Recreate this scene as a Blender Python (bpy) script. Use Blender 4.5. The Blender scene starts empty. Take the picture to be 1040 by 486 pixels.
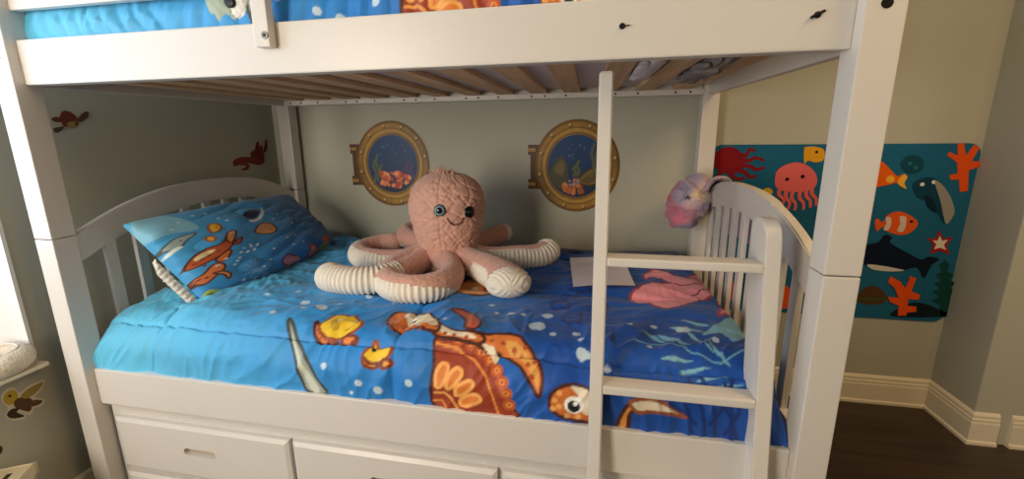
import bpy, bmesh, math, random
import numpy as np
from mathutils import Vector, Matrix, noise

# ------------------------------------------------------------------ camera, light, exposure
scene = bpy.context.scene
COL = scene.collection
random.seed(4)
scene.view_settings.view_transform = 'Standard'
scene.view_settings.look = 'None'
scene.view_settings.gamma = 1
scene.view_settings.use_curve_mapping = False
scene.view_settings.exposure = 0.12

cam_data = bpy.data.cameras.new('camera')
cam = bpy.data.objects.new('camera', cam_data)
COL.objects.link(cam)
scene.camera = cam
YAW, PITCH, ROLL = .1986, .2155, -.0132
fw = Vector((-math.sin(YAW) * math.cos(PITCH), math.cos(YAW) * math.cos(PITCH), -math.sin(PITCH)))
ri = Vector((math.cos(YAW), math.sin(YAW), 0))
up = ri.cross(fw)
ri2 = ri * math.cos(ROLL) + up * math.sin(ROLL)
up2 = ri2.cross(fw)
cam.matrix_world = Matrix(((ri2.x, up2.x, -fw.x, 1.5267), (ri2.y, up2.y, -fw.y, -.9375), (ri2.z, up2.z, -fw.z, 1.2591), (0, 0, 0, 1)))
cam_data.sensor_width = 36
cam_data.lens = 437.339 / 1040 * 36
cam_data.shift_x = 10.492 / 1040
cam_data.shift_y = -14.318 / 1040
cam_data.clip_start = .02

world = bpy.data.worlds.new('room_air')
scene.world = world
world.use_nodes = True
world.node_tree.nodes['Background'].inputs[0].default_value = (.75, .80, .9, 1)
world.node_tree.nodes['Background'].inputs[1].default_value = .15

def area(name, loc, target, sx, sy, power, color):
    d = bpy.data.lights.new(name, 'AREA')
    d.shape = 'RECTANGLE'; d.size = sx; d.size_y = sy
    d.energy = power; d.color = color
    o = bpy.data.objects.new(name, d)
    o.location = loc
    o.rotation_euler = (Vector(target) - Vector(loc)).to_track_quat('-Z', 'Y').to_euler()
    COL.objects.link(o)
    return o

area('window_daylight', (-.29, -.645, 1.45), (1.5, -.645, 1.4), 1.2, 1.1, 13, (.72, .84, 1.0))
area('room_fill_light', (-.12, -1.95, 1.25), (1.1, .4, .85), 1.0, 1.3, 68, (1.0, .885, .735))  # off-frame fill added to brighten the bed from the left
area('ceiling_lamp_light', (2.9, -.5, 2.46), (2.9, -.45, 0), .9, .9, 24, (1.0, .66, .32))

# ------------------------------------------------------------------ materials
def lin(c):
    c = c / 255
    return c / 12.92 if c <= .04045 else ((c + .055) / 1.055) ** 2.4
def rgb(r, g, b): return (lin(r), lin(g), lin(b), 1)

def mat(name, col, rough=.6, bump=None, var=0, metallic=0, sheen=0, spec=.5, scale=8):
    m = bpy.data.materials.new(name); m.use_nodes = True
    nt = m.node_tree; b = nt.nodes['Principled BSDF']
    b.inputs['Base Color'].default_value = col
    b.inputs['Roughness'].default_value = rough
    b.inputs['Metallic'].default_value = metallic
    b.inputs['Specular IOR Level'].default_value = spec
    if sheen:
        b.inputs['Sheen Weight'].default_value = sheen
    tc = nt.nodes.new('ShaderNodeTexCoord')
    if var:
        n = nt.nodes.new('ShaderNodeTexNoise'); n.inputs['Scale'].default_value = scale; n.inputs['Detail'].default_value = 5
        nt.links.new(tc.outputs['Object'], n.inputs['Vector'])
        mx = nt.nodes.new('ShaderNodeMix'); mx.data_type = 'RGBA'
        mx.inputs[6].default_value = tuple(c * (1 - var) for c in col[:3]) + (1,)
        mx.inputs[7].default_value = tuple(min(1, c * (1 + var)) for c in col[:3]) + (1,)
        nt.links.new(n.outputs['Fac'], mx.inputs[0]); nt.links.new(mx.outputs[2], b.inputs['Base Color'])
    if bump:
        sc, st, kind = bump
        if kind == 'voronoi':
            n = nt.nodes.new('ShaderNodeTexVoronoi'); n.feature = 'DISTANCE_TO_EDGE'; out = 'Distance'
        else:
            n = nt.nodes.new('ShaderNodeTexNoise'); n.inputs['Detail'].default_value = 4; out = 'Fac'
        n.inputs['Scale'].default_value = sc
        nt.links.new(tc.outputs['Object'], n.inputs['Vector'])
        bp = nt.nodes.new('ShaderNodeBump'); bp.inputs['Strength'].default_value = st; bp.inputs['Distance'].default_value = .01
        nt.links.new(n.outputs[out], bp.inputs['Height']); nt.links.new(bp.outputs['Normal'], b.inputs['Normal'])
    return m

def paint_mat(name, rough=.6, sheen=0, bump=None):
    """fabric or print whose pattern is stored per point in the attribute 'pattern'"""
    m = mat(name, (.5, .5, .5, 1), rough, bump=bump, sheen=sheen, spec=.35)
    nt = m.node_tree
    a = nt.nodes.new('ShaderNodeAttribute'); a.attribute_name = 'pattern'
    nt.links.new(a.outputs['Color'], nt.nodes['Principled BSDF'].inputs['Base Color'])
    return m

def wood_mat(name, c1, c2, scale, rough, axis):
    m = mat(name, c1, rough)
    nt = m.node_tree; b = nt.nodes['Principled BSDF']
    tc = nt.nodes.new('ShaderNodeTexCoord'); mp = nt.nodes.new('ShaderNodeMapping')
    s = [scale, scale, scale]; s[axis] = scale * .06
    mp.inputs['Scale'].default_value = s
    n = nt.nodes.new('ShaderNodeTexNoise'); n.inputs['Scale'].default_value = 1; n.inputs['Detail'].default_value = 6
    r = nt.nodes.new('ShaderNodeValToRGB')
    r.color_ramp.elements[0].position = .3; r.color_ramp.elements[0].color = c1
    r.color_ramp.elements[1].position = .7; r.color_ramp.elements[1].color = c2
    nt.links.new(tc.outputs['Object'], mp.inputs['Vector']); nt.links.new(mp.outputs['Vector'], n.inputs['Vector'])
    nt.links.new(n.outputs['Fac'], r.inputs['Fac']); nt.links.new(r.outputs['Color'], b.inputs['Base Color'])
    return m

M = {}
M['white'] = mat('white_bed_paint', rgb(212, 207, 200), .34, bump=(60, .04, 'noise'))
M['wall'] = mat('sage_grey_wall_paint', rgb(176, 175, 160), .75, bump=(160, .05, 'noise'), var=.03, scale=2)
M['trim'] = mat('cream_trim_paint', rgb(222, 212, 190), .4, var=.02)
M['ceiling'] = mat('ceiling_paint', rgb(225, 222, 214), .9, bump=(90, .2, 'noise'))
M['floor'] = wood_mat('dark_floor_boards', rgb(38, 27, 20), rgb(66, 48, 36), 30, .45, 0)
M['slat'] = wood_mat('bare_pine', rgb(188, 150, 112), rgb(222, 188, 148), 40, .6, 1)
M['black'] = mat('black_metal', rgb(22, 20, 20), .4, metallic=.4)
M['steel'] = mat('dull_steel', rgb(120, 116, 110), .35, metallic=.9)
M['recess'] = mat('tan_recess', rgb(175, 160, 140), .7)  # backing of the drawer slots, a darker tan than the bed white
M['sheet'] = mat('white_sheet_cotton', rgb(205, 200, 205), .85, bump=(30, .25, 'noise'))
M['paper'] = paint_mat('paper_print', .7)
M['bedding'] = paint_mat('printed_bedding', .55, .15, (420, .08, 'noise'))
M['plush'] = mat('dusty_pink_plush', rgb(214, 164, 144), .95, bump=(26, .55, 'voronoi'), var=.10, sheen=.4, spec=.15, scale=30)
M['plush_arm'] = mat('dusty_pink_plush_arm', rgb(212, 160, 140), .95, bump=(90, .5, 'noise'), var=.12, sheen=.4, spec=.15, scale=40)
M['cord'] = mat('cream_corduroy', rgb(232, 222, 206), .9, bump=(220, .2, 'noise'), sheen=.3, spec=.15)
M['eye_ring'] = mat('teal_eye', rgb(120, 150, 156), .15)
M['pupil'] = mat('black_eye', rgb(8, 8, 10), .08)
M['thread'] = mat('brown_thread', rgb(120, 62, 50), .8)
M['board'] = mat('teal_felt', rgb(32, 98, 130), .95, bump=(260, .3, 'noise'), var=.06, spec=.1, scale=60)
M['grey_blanket'] = mat('grey_fleece', rgb(138, 130, 128), .95, bump=(60, .5, 'noise'), var=.15, spec=.1, scale=20)
M['sage_cloth'] = mat('sage_cushion_cloth', rgb(165, 178, 160), .85, bump=(40, .3, 'noise'), var=.08)
M['white_cloth'] = mat('white_cloth', rgb(228, 225, 215), .9, bump=(90, .3, 'noise'))
M['fluffy'] = mat('cream_fleece', rgb(222, 208, 186), .95, bump=(120, .7, 'noise'), var=.06, sheen=.4, spec=.1, scale=50)
M['print'] = paint_mat('glossy_wall_print', .45)
M['box'] = mat('cream_box', rgb(214, 200, 168), .6, var=.04)
def flat(name, r, g, b, rough=.95, felt=True):
    if name not in M:
        M[name] = mat(name, rgb(r, g, b), rough, bump=(260, .3, 'noise') if felt else None, var=.05 if felt else .02, spec=.12 if felt else .3, scale=60)
    return M[name]

# ------------------------------------------------------------------ helpers
WORLD = {}
def empty(name, loc, label=None, cat=None, group=None):
    o = bpy.data.objects.new(name, None); COL.objects.link(o)
    o.location = loc; o.empty_display_size = .05
    WORLD[o] = Vector(loc)
    if label: tag(o, label, cat, group)
    return o
def tag(o, label=None, cat=None, group=None):
    if label: o['label'] = label
    if cat: o['category'] = cat
    if group: o['group'] = group
    return o
def link(name, me, m, parent=None, smooth=False):
    o = bpy.data.objects.new(name, me); COL.objects.link(o)
    if m is not None: me.materials.append(m)
    if parent is not None:
        off = WORLD[parent]
        me.transform(Matrix.Translation(-off))
        o.parent = parent
        WORLD[o] = off
    else:
        vs = np.empty(len(me.vertices) * 3); me.vertices.foreach_get('co', vs); vs = vs.reshape(-1, 3)
        base = Vector(((vs[:, 0].min() + vs[:, 0].max()) / 2, (vs[:, 1].min() + vs[:, 1].max()) / 2, vs[:, 2].min()))
        me.transform(Matrix.Translation(-base)); o.location = base
        WORLD[o] = base
    if smooth:
        me.polygons.foreach_set('use_smooth', [True] * len(me.polygons))
    me.update()
    return o
def obj(name, bm, m, parent=None, smooth=False):
    me = bpy.data.meshes.new(name)
    bmesh.ops.recalc_face_normals(bm, faces=bm.faces)
    bm.to_mesh(me); bm.free()
    return link(name, me, m, parent, smooth)
def structure(o):
    o['kind'] = 'structure'; return o
def box(bm, x0, x1, y0, y1, z0, z1, bev=0, seg=2):
    r = bmesh.ops.create_cube(bm, size=1)
    vs = r['verts']
    for v in vs:
        v.co = Vector((x0 + (v.co.x + .5) * (x1 - x0), y0 + (v.co.y + .5) * (y1 - y0), z0 + (v.co.z + .5) * (z1 - z0)))
    if bev:
        es = list({e for v in vs for e in v.link_edges})
        bmesh.ops.bevel(bm, geom=es, offset=bev, segments=seg, affect='EDGES', profile=.6)
    return bm
def B(*a, **k): return box(bmesh.new(), *a, **k)
def prism(pts3, n, bm=None):
    """closed outline of 3D points, extruded along n"""
    bm = bm or bmesh.new()
    n = Vector(n)
    a = [bm.verts.new(p) for p in pts3]; b = [bm.verts.new(Vector(p) + n) for p in pts3]
    f1 = bm.faces.new(a); f2 = bm.faces.new(b[::-1])
    for i in range(len(a)):
        bm.faces.new((a[i], b[i], b[(i + 1) % len(a)], a[(i + 1) % len(a)]))
    f1.normal_update(); f2.normal_update()
    bmesh.ops.triangulate(bm, faces=[f1, f2], quad_method='BEAUTY', ngon_method='EAR_CLIP')
    return bm
def spline(P, n=6, closed=True):
    P = [Vector(p) for p in P]; N = len(P); out = []
    rng = N if closed else N - 1
    for i in range(rng):
        if closed: a, b, c, d = P[i - 1], P[i], P[(i + 1) % N], P[(i + 2) % N]
        else: a, b, c, d = P[max(i - 1, 0)], P[i], P[i + 1], P[min(i + 2, N - 1)]
        for k in range(n):
            t = k / n
            out.append(.5 * ((2 * b) + (-a + c) * t + (2 * a - 5 * b + 4 * c - d) * t * t + (-a + 3 * b - 3 * c + d) * t ** 3))
    if not closed: out.append(P[-1].copy())
    return out
def disc(c, r, n, thick, seg=20, axis='y', bm=None):
    pts = []
    for k in range(seg):
        a = 2 * math.pi * k / seg
        if axis == 'y': pts.append((c[0] + r * math.cos(a), c[1], c[2] + r * math.sin(a)))
        else: pts.append((c[0], c[1] + r * math.cos(a), c[2] + r * math.sin(a)))
    return prism(pts, Vector(n) * thick, bm)
def rod(p, q, r, seg=12, bm=None):
    bm = bm or bmesh.new()
    p, q = Vector(p), Vector(q); d = q - p
    m = Matrix.Translation((p + q) / 2) @ d.to_track_quat('Z', 'Y').to_matrix().to_4x4()
    bmesh.ops.create_cone(bm, cap_ends=True, segments=seg, radius1=r, radius2=r, depth=d.length, matrix=m)
    return bm
def sphere(c, rx, ry, rz, bm=None, seg=20):
    bm = bm or bmesh.new()
    bmesh.ops.create_uvsphere(bm, u_segments=seg, v_segments=seg // 2 + 2, radius=1,
                              matrix=Matrix.Translation(c) @ Matrix.Diagonal((rx, ry, rz, 1)))
    return bm
def tube(path, r, seg=10, bm=None):
    bm = bm or bmesh.new()
    path = [Vector(p) for p in path]; rings = []
    ref = Vector((0, 0, 1))
    for i, p in enumerate(path):
        t = (path[min(i + 1, len(path) - 1)] - path[max(i - 1, 0)]).normalized()
        s = t.cross(ref)
        if s.length < 1e-3: s = t.cross(Vector((1, 0, 0)))
        s.normalize(); u = s.cross(t)
        rr = r(i / (len(path) - 1)) if callable(r) else r
        rings.append([bm.verts.new(p + (s * math.cos(2 * math.pi * k / seg) + u * math.sin(2 * math.pi * k / seg)) * rr) for k in range(seg)])
    for a, b in zip(rings, rings[1:]):
        for k in range(seg): bm.faces.new((a[k], a[(k + 1) % seg], b[(k + 1) % seg], b[k]))
    bm.faces.new(rings[0][::-1]); bm.faces.new(rings[-1])
    return bm
def grid_mesh(name, P, colors=None, closed_u=False):
    """P: array (nu, nv, 3)"""
    nu, nv = P.shape[:2]
    me = bpy.data.meshes.new(name)
    idx = np.arange(nu * nv).reshape(nu, nv)
    a = idx if not closed_u else np.vstack([idx, idx[:1]])
    q = np.stack([a[:-1, :-1], a[1:, :-1], a[1:, 1:], a[:-1, 1:]], -1).reshape(-1, 4)
    me.vertices.add(nu * nv); me.vertices.foreach_set('co', P.reshape(-1).astype(np.float32))
    me.loops.add(q.size); me.loops.foreach_set('vertex_index', q.reshape(-1).astype(np.int32))
    me.polygons.add(len(q)); me.polygons.foreach_set('loop_start', (np.arange(len(q)) * 4).astype(np.int32))
    me.polygons.foreach_set('loop_total', np.full(len(q), 4, np.int32))
    me.update(calc_edges=True); me.validate()
    if colors is not None:
        at = me.color_attributes.new('pattern', 'FLOAT_COLOR', 'POINT')
        c = np.ones((nu * nv, 4), np.float32); c[:, :3] = colors.reshape(-1, 3)
        at.data.foreach_set('color', c.reshape(-1))
    return me
def lin_np(c):
    c = np.asarray(c, float) / 255
    return np.where(c <= .04045, c / 12.92, ((c + .055) / 1.055) ** 2.4)
def cr(P, n=6):
    P = np.array(P, float); N = len(P); out = []
    for i in range(N):
        a, b, c, d = P[i - 1], P[i], P[(i + 1) % N], P[(i + 2) % N]
        for k in range(n):
            t = k / n
            out.append(.5 * ((2 * b) + (-a + c) * t + (2 * a - 5 * b + 4 * c - d) * t * t + (-a + 3 * b - 3 * c + d) * t ** 3))
    return np.array(out)
def seg_dist(U, V, pts, closed):
    d = np.full(U.shape, 9.)
    n = len(pts)
    for i in range(n if closed else n - 1):
        a, b = pts[i], pts[(i + 1) % n]; ab = b - a; L = ab @ ab + 1e-12
        t = np.clip(((U - a[0]) * ab[0] + (V - a[1]) * ab[1]) / L, 0, 1)
        d = np.minimum(d, np.hypot(U - a[0] - t * ab[0], V - a[1] - t * ab[1]))
    return d
def inside(U, V, pts):
    r = np.zeros(U.shape, bool); n = len(pts)
    for i in range(n):
        (x1, y1), (x2, y2) = pts[i], pts[i - 1]
        if abs(y1 - y2) < 1e-12: continue
        r ^= ((y1 > V) != (y2 > V)) & (U < (x2 - x1) * (V - y1) / (y2 - y1) + x1)
    return r
def paint(C, U, V, table, ol=.004, soft=.002, sc=1.0):
    """lay the printed figures over the ground colour C (nu, nv, 3)"""
    for it in table:
        col = lin_np(it[1])
        if it[0] == 'poly':
            pts = cr(it[2])
        elif it[0] == 'dot':
            pts = np.array([it[2]], float)
        else:
            pts = np.array(it[2], float)
        pad = .03 if it[0] == 'poly' else it[3] + .01
        m = (U > pts[:, 0].min() - pad) & (U < pts[:, 0].max() + pad) & (V > pts[:, 1].min() - pad) & (V < pts[:, 1].max() + pad)
        if not m.any(): continue
        u, v = U[m], V[m]
        if it[0] == 'poly':
            w = inside(u, v, pts).astype(float)
            sd = seg_dist(u, v, pts, True)
            w = np.where(w > 0, 1, np.clip(1 - sd / soft, 0, 1) * .5)
            C[m] = C[m] * (1 - w[:, None]) + col * w[:, None]
            if it[3]:
                k = np.clip((ol - sd) / soft + .5, 0, 1)[:, None]
                C[m] = C[m] * (1 - k) + lin_np(it[3]) * k
        elif it[0] == 'dot':
            k = np.clip((it[3] / 2 - np.hypot(u - pts[0, 0], v - pts[0, 1])) / soft + .5, 0, 1)[:, None]
            C[m] = C[m] * (1 - k) + col * k
        else:
            k = np.clip((it[3] / 2 - seg_dist(u, v, pts, False)) / soft + .5, 0, 1)[:, None]
            C[m] = C[m] * (1 - k) + col * k
    return C
def vnoise(X, Y, f, seed):
    """smooth value noise on arrays"""
    rs = np.random.RandomState(seed); T = rs.rand(64, 64)
    x = X * f; y = Y * f
    xi = np.floor(x).astype(int); yi = np.floor(y).astype(int)
    a = x - xi; b = y - yi; a = a * a * (3 - 2 * a); b = b * b * (3 - 2 * b)
    g = lambda i, j: T[i % 64, j % 64]
    return (g(xi, yi) * (1 - a) + g(xi + 1, yi) * a) * (1 - b) + (g(xi, yi + 1) * (1 - a) + g(xi + 1, yi + 1) * a) * b

# ------------------------------------------------------------------ the room
FZ = -.02                                                # floor level
BACK = 1.19                                              # back wall plane
LW = -.165                                               # left wall plane
L, PW, PD, DEEP = 2.0, .0662, .0635, 1.1654              # bed: inner length, post width and depth, overall depth

bm = B(-.4, 4.3, -2.9, 1.4, FZ - .1, FZ)
structure(obj('floor', bm, M['floor']))
structure(obj('ceiling', B(-.4, 4.3, -2.9, 1.4, 2.5, 2.6), M['ceiling']))
structure(obj('wall_back', B(-.4, 3.10, BACK, 1.35, FZ, 2.5), M['wall']))
structure(obj('wall_bump', B(3.10, 4.3, .955, 1.35, FZ, 2.5, bev=.004), M['wall']))
structure(obj('wall_front', B(-.4, 4.3, -2.9, -2.8, FZ, 2.5), M['wall']))
structure(obj('wall_right', B(4.2, 4.3, -2.8, .955, FZ, 2.5), M['wall']))
bm = bmesh.new()                                         # left wall around the window recess
WY0, WY1, WZ0, WZ1 = -1.28, -.008, .566, 2.08
box(bm, -.32, LW, WY1, BACK, FZ, 2.5)
box(bm, -.32, LW, -2.8, WY0, FZ, 2.5)
box(bm, -.32, LW, WY0, WY1, FZ, WZ0)
box(bm, -.32, LW, WY0, WY1, WZ1, 2.5)
structure(obj('wall_left', bm, M['wall']))
bm = bmesh.new()                                         # white reveal boards and frame of the window
box(bm, -.318, LW + .002, WY1 - .010, WY1 + .0, WZ0 + .013, WZ1)
box(bm, -.318, LW + .002, WY0, WY0 + .010, WZ0 + .013, WZ1)
box(bm, -.318, LW + .002, WY0 + .01, WY1 - .01, WZ1 - .01, WZ1)
box(bm, -.318, -.300, WY0 + .01, WY0 + .05, WZ0 + .013, WZ1 - .01)
box(bm, -.318, -.300, WY1 - .05, WY1 - .01, WZ0 + .013, WZ1 - .01)
box(bm, -.318, -.300, WY0 + .05, WY1 - .05, 1.30, 1.335)
structure(obj('window_1', bm, flat('window_white', 226, 228, 230, .45, False)))
bm = bmesh.new()
box(bm, -.318, LW + .001, WY0, WY1, WZ0, WZ0 + .0125)
box(bm, LW - .001, -.10, WY0 - .03, -.018, WZ0, WZ0 + .0125, bev=.003)
structure(obj('trim_1', bm, M['trim']))                  # the window sill

bm = bmesh.new()                                         # unseen frame on the left wall, added around the fill light
for y0, y1, z0, z1 in ((-2.52, -2.46, .55, 1.97), (-1.44, -1.38, .55, 1.97), (-2.46, -1.44, .55, .60), (-2.46, -1.44, 1.91, 1.97), (-2.46, -1.44, 1.24, 1.27)):
    box(bm, LW, LW + .022, y0, y1, z0, z1, bev=.003)
structure(obj('fill_light_frame', bm, flat('window_white', 226, 228, 230, .45, False)))

def baseboard(name, path, offs):
    """moulded board swept along a floor path; offs are the mitre directions away from the wall"""
    prof = [(0, 0), (.020, 0), (.020, .012), (.014, .018), (.014, .095), (.012, .100), (.012, .112), (.009, .116), (.009, .128), (.005, .134), (0, .14)]
    bm = bmesh.new()
    rings = [[bm.verts.new((x + o[0] * a, y + o[1] * a, FZ + h)) for a, h in prof] for (x, y), o in zip(path, offs)]
    n = len(prof)
    for r0, r1 in zip(rings, rings[1:]):
        for k in range(n): bm.faces.new((r0[k], r0[(k + 1) % n], r1[(k + 1) % n], r1[k]))
    caps = [bm.faces.new(rings[0][::-1]), bm.faces.new(rings[-1])]
    for c_ in caps: c_.normal_update()
    bmesh.ops.triangulate(bm, faces=caps, ngon_method='EAR_CLIP')
    return structure(obj(name, bm, M['trim']))
baseboard('baseboard_back', [(LW, -2.8), (LW, BACK), (3.10, BACK), (3.10, .955), (3.185, .955)], [(1, 0), (1, -1), (-1, -1), (-1, -1), (0, -1)])
baseboard('baseboard_right', [(3.226, .955), (4.2, .955)], [(0, -1), (0, -1)])

# ------------------------------------------------------------------ bunk bed
bed = empty('bunk_bed', (1.0, .58, FZ), 'white wooden bunk bed with square posts, arched end panels and pine slats', 'bunk bed')
W = M['white']
ZJ = .9652
for x in (-PW, L):
    for y in (0, DEEP - PD):
        obj('lower_post', B(x, x + PW, y, y + PD, FZ, ZJ - .0012, bev=.003), W, bed)
        up_p = obj('upper_post', B(x, x + PW, y, y + PD, ZJ + .0012, 1.98, bev=.003), W, bed)
        obj('dowel', rod((x + PW / 2, y + PD / 2, ZJ - .03), (x + PW / 2, y + PD / 2, ZJ + .03), .012), M['steel'], up_p)
        if y == 0:
            bm = disc((x + PW / 2, .0008, 1.470), .0095, (0, -1, 0), .0016)
            obj('bolt_hole', bm, M['black'], up_p)
ZUB, ZUT, ZLB, ZLT = 1.3994, 1.5155, .4134, .537
YR0, YR1 = .0254, .050
fr = obj('side_rail', B(0, L, YR0, YR1, ZUB, ZUT, bev=.004), W, bed)
for x in (1.586, 1.936):
    bl = obj('cam_bolt', disc((x, YR0 + .001, 1.462), .006, (0, -1, 0), .003), M['black'], fr)
bm = rod((1.936 - .012, YR0 - .004, 1.457), (1.936 + .010, YR0 - .004, 1.468), .0026)
obj('hex_key_stub', bm, M['black'], fr)
bm = rod((1.586, YR0 - .002, 1.461), (1.600, YR0 - .006, 1.462), .0014)
obj('hex_key_stub', bm, M['black'], fr)
obj('side_rail', B(0, L, YR0, YR1, ZLB, ZLT, bev=.004), W, bed)
obj('side_rail', B(0, L, DEEP - YR1, DEEP - YR0, ZUB, ZUT, bev=.004), W, bed)
obj('side_rail', B(0, L, DEEP - YR1, DEEP - YR0, ZLB, ZLT, bev=.004), W, bed)
for x in (-.046, L + .020):                              # short rails at both ends of the top bunk
    obj('end_rail', B(x, x + .026, PD, DEEP - PD, ZUB, ZUT + .02, bev=.004), W, bed)
obj('slat_cleat', B(.002, L - .002, YR1, YR1 + .022, ZUB + .001, ZUB + .021, bev=.002), W, bed)
cl = obj('slat_cleat', B(.002, L - .002, DEEP - YR1 - .022, DEEP - YR1, ZUB + .001, ZUB + .024, bev=.002), W, bed)
for k in range(13):
    for dx in ((-.03,) if k % 2 else (-.03, .03)):
        x = .055 + .155 * k + dx
        if .01 < x < L - .01:
            obj('screw', disc((x, DEEP - YR1 - .0215, ZUB + .012), .0045, (0, -1, 0), .0018, seg=12), M['black'], cl)
slat_me = None
for k in range(13):
    x = .055 + .155 * k
    jit = random.uniform(-.006, .006)
    bm = B(x - .037 + jit, x + .037 + jit, YR1 + .001, DEEP - YR1 - .001, ZUB + .0245, ZUB + .041, bev=.002)
    obj('bed_slat', bm, M['slat'], bed)
obj('mattress_deck', B(.01, L - .01, YR1, DEEP - YR1, .424, .442), M['slat'], bed)

def arch(y): return .955 + .122 * (1 - min(1, abs((y - .583) / .519)) ** 2.4)
def arch_in(y): return .872 + .118 * (1 - min(1, abs((y - .583) / .519)) ** 2.2)
def end_panel(name, xc, flip):
    """arched end panel: bowed top rail, bottom board and nine slats"""
    ys = np.linspace(PD, DEEP - PD, 33)
    top = [(xc - .014, y, arch(y)) for y in ys]; bot = [(xc - .014, y, arch_in(y)) for y in ys]
    bm = bmesh.new(); rings = []
    for t, b_ in zip(top, bot):
        rings.append([bm.verts.new(v) for v in ((xc - .014, t[1], b_[2]), (xc + .014, t[1], b_[2]), (xc + .014, t[1], t[2]), (xc - .014, t[1], t[2]))])
    for a, b_ in zip(rings, rings[1:]):
        for k in range(4): bm.faces.new((a[k], a[(k + 1) % 4], b_[(k + 1) % 4], b_[k]))
    bm.faces.new(rings[0][::-1]); bm.faces.new(rings[-1])
    es = [e for e in bm.edges if abs((e.verts[0].co - e.verts[1].co).y) > 1e-4]
    bmesh.ops.bevel(bm, geom=es, offset=.004, segments=2, affect='EDGES')
    p = obj(name, bm, W, bed)
    obj('bottom_board', B(xc - .011, xc + .011, PD, DEEP - PD, .44, .56, bev=.003), W, p)
    for k in range(9):
        y = .17 + .098 * k
        obj('slat', B(xc - .008, xc + .008, y - .017, y + .017, .558, arch_in(y) + .006, bev=.002), W, p)
end_panel('headboard', -.033, 0)
end_panel('footboard', L + .033, 1)
# guard rail of the top bunk, ending at an upright board bolted over the side rail
g = obj('guard_rail', B(0, .82, YR1 - .022, YR1 - .002, 1.590, 1.66, bev=.003), W, bed)
obj('guard_slat', B(0, .82, YR1 - .022, YR1 - .002, 1.70, 1.77, bev=.003), W, g)
gs_ = obj('guard_upright', B(.757, .797, .0005, YR0 - .0004, 1.457, 1.79, bev=.003), W, g)
bm = disc((.787, .001, 1.482), .0085, (0, -1, 0), .003)
obj('bolt_head', bm, M['steel'], g)
obj('hex_socket', disc((.787, -.0015, 1.482), .0045, (0, -1, 0), .001, seg=6), M['black'], g)

# ------------------------------------------------------------------ drawer unit under the bed
du = empty('drawer_unit', (1.0, .5, FZ), 'low white drawer unit with slotted drawer fronts under the bottom bunk', 'drawers')
obj('body', B(.008, L - .008, .046, 1.08, FZ, .4105, bev=.002), W, du)
def drawer_front(x0, x1, z0, z1, slot):
    bm = bmesh.new()
    y0, y1, bv = .0265, .0455, .012
    o_ = [bm.verts.new(v) for v in ((x0, y1, z0), (x1, y1, z0), (x1, y1, z1), (x0, y1, z1))]
    e_ = [bm.verts.new(v) for v in ((x0, y0 + .006, z0), (x1, y0 + .006, z0), (x1, y0 + .006, z1), (x0, y0 + .006, z1))]
    i_ = [(x0 + bv, z0 + bv), (x1 - bv, z0 + bv), (x1 - bv, z1 - bv), (x0 + bv, z1 - bv)]
    fr_ = [bm.verts.new((x, y0, z)) for x, z in i_]
    bm.faces.new(o_[::-1])
    for k in range(4):
        bm.faces.new((o_[k], o_[(k + 1) % 4], e_[(k + 1) % 4], e_[k]))
        bm.faces.new((e_[k], e_[(k + 1) % 4], fr_[(k + 1) % 4], fr_[k]))
    if not slot:
        bm.faces.new(fr_)
        return obj('drawer', bm, W, du)
    sx, sz, hw, hr = slot
    ring = []
    n = 12
    for k in range(n + 1): a = -math.pi / 2 + math.pi * k / n; ring.append((sx + hw + hr * math.cos(a), sz + hr * math.sin(a)))
    for k in range(n + 1): a = math.pi / 2 + math.pi * k / n; ring.append((sx - hw + hr * math.cos(a), sz + hr * math.sin(a)))
    rv = [bm.verts.new((x, y0, z)) for x, z in ring]
    rb = [bm.verts.new((x, y1 - .002, z)) for x, z in ring]
    eds = [bm.edges.new((fr_[k], fr_[(k + 1) % 4])) if not bm.edges.get((fr_[k], fr_[(k + 1) % 4])) else bm.edges.get((fr_[k], fr_[(k + 1) % 4])) for k in range(4)]
    for k in range(len(rv)):
        bm.faces.new((rv[k], rb[k], rb[(k + 1) % len(rv)], rv[(k + 1) % len(rv)]))
        eds.append(bm.edges.get((rv[k], rv[(k + 1) % len(rv)])))
    bmesh.ops.triangle_fill(bm, use_beauty=True, edges=eds)
    # triangle_fill also closes the slot itself: drop faces whose corners all lie on the slot ring
    rs = set(rv)
    bmesh.ops.delete(bm, geom=[f for f in bm.faces if all(v in rs for v in f.verts)], context='FACES_ONLY')
    d = obj('drawer', bm, W, du)
    bm = prism([(x, y1 - .003, z) for x, z in ring], (0, .002, 0))
    obj('handle_slot', bm, M['recess'], d)
    return d
for x0, x1 in ((.036, .674), (.688, 1.310), (1.326, 1.965)):
    drawer_front(x0, x1, .178, .366, ((x0 + x1) / 2 - .005, .276, .046, .013))
drawer_front(.036, 1.965, .0, .160, None)
obj('screw_cap', disc((.030, .0455, .195), .004, (0, -1, 0), .002, seg=12), M['black'], du)

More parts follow.
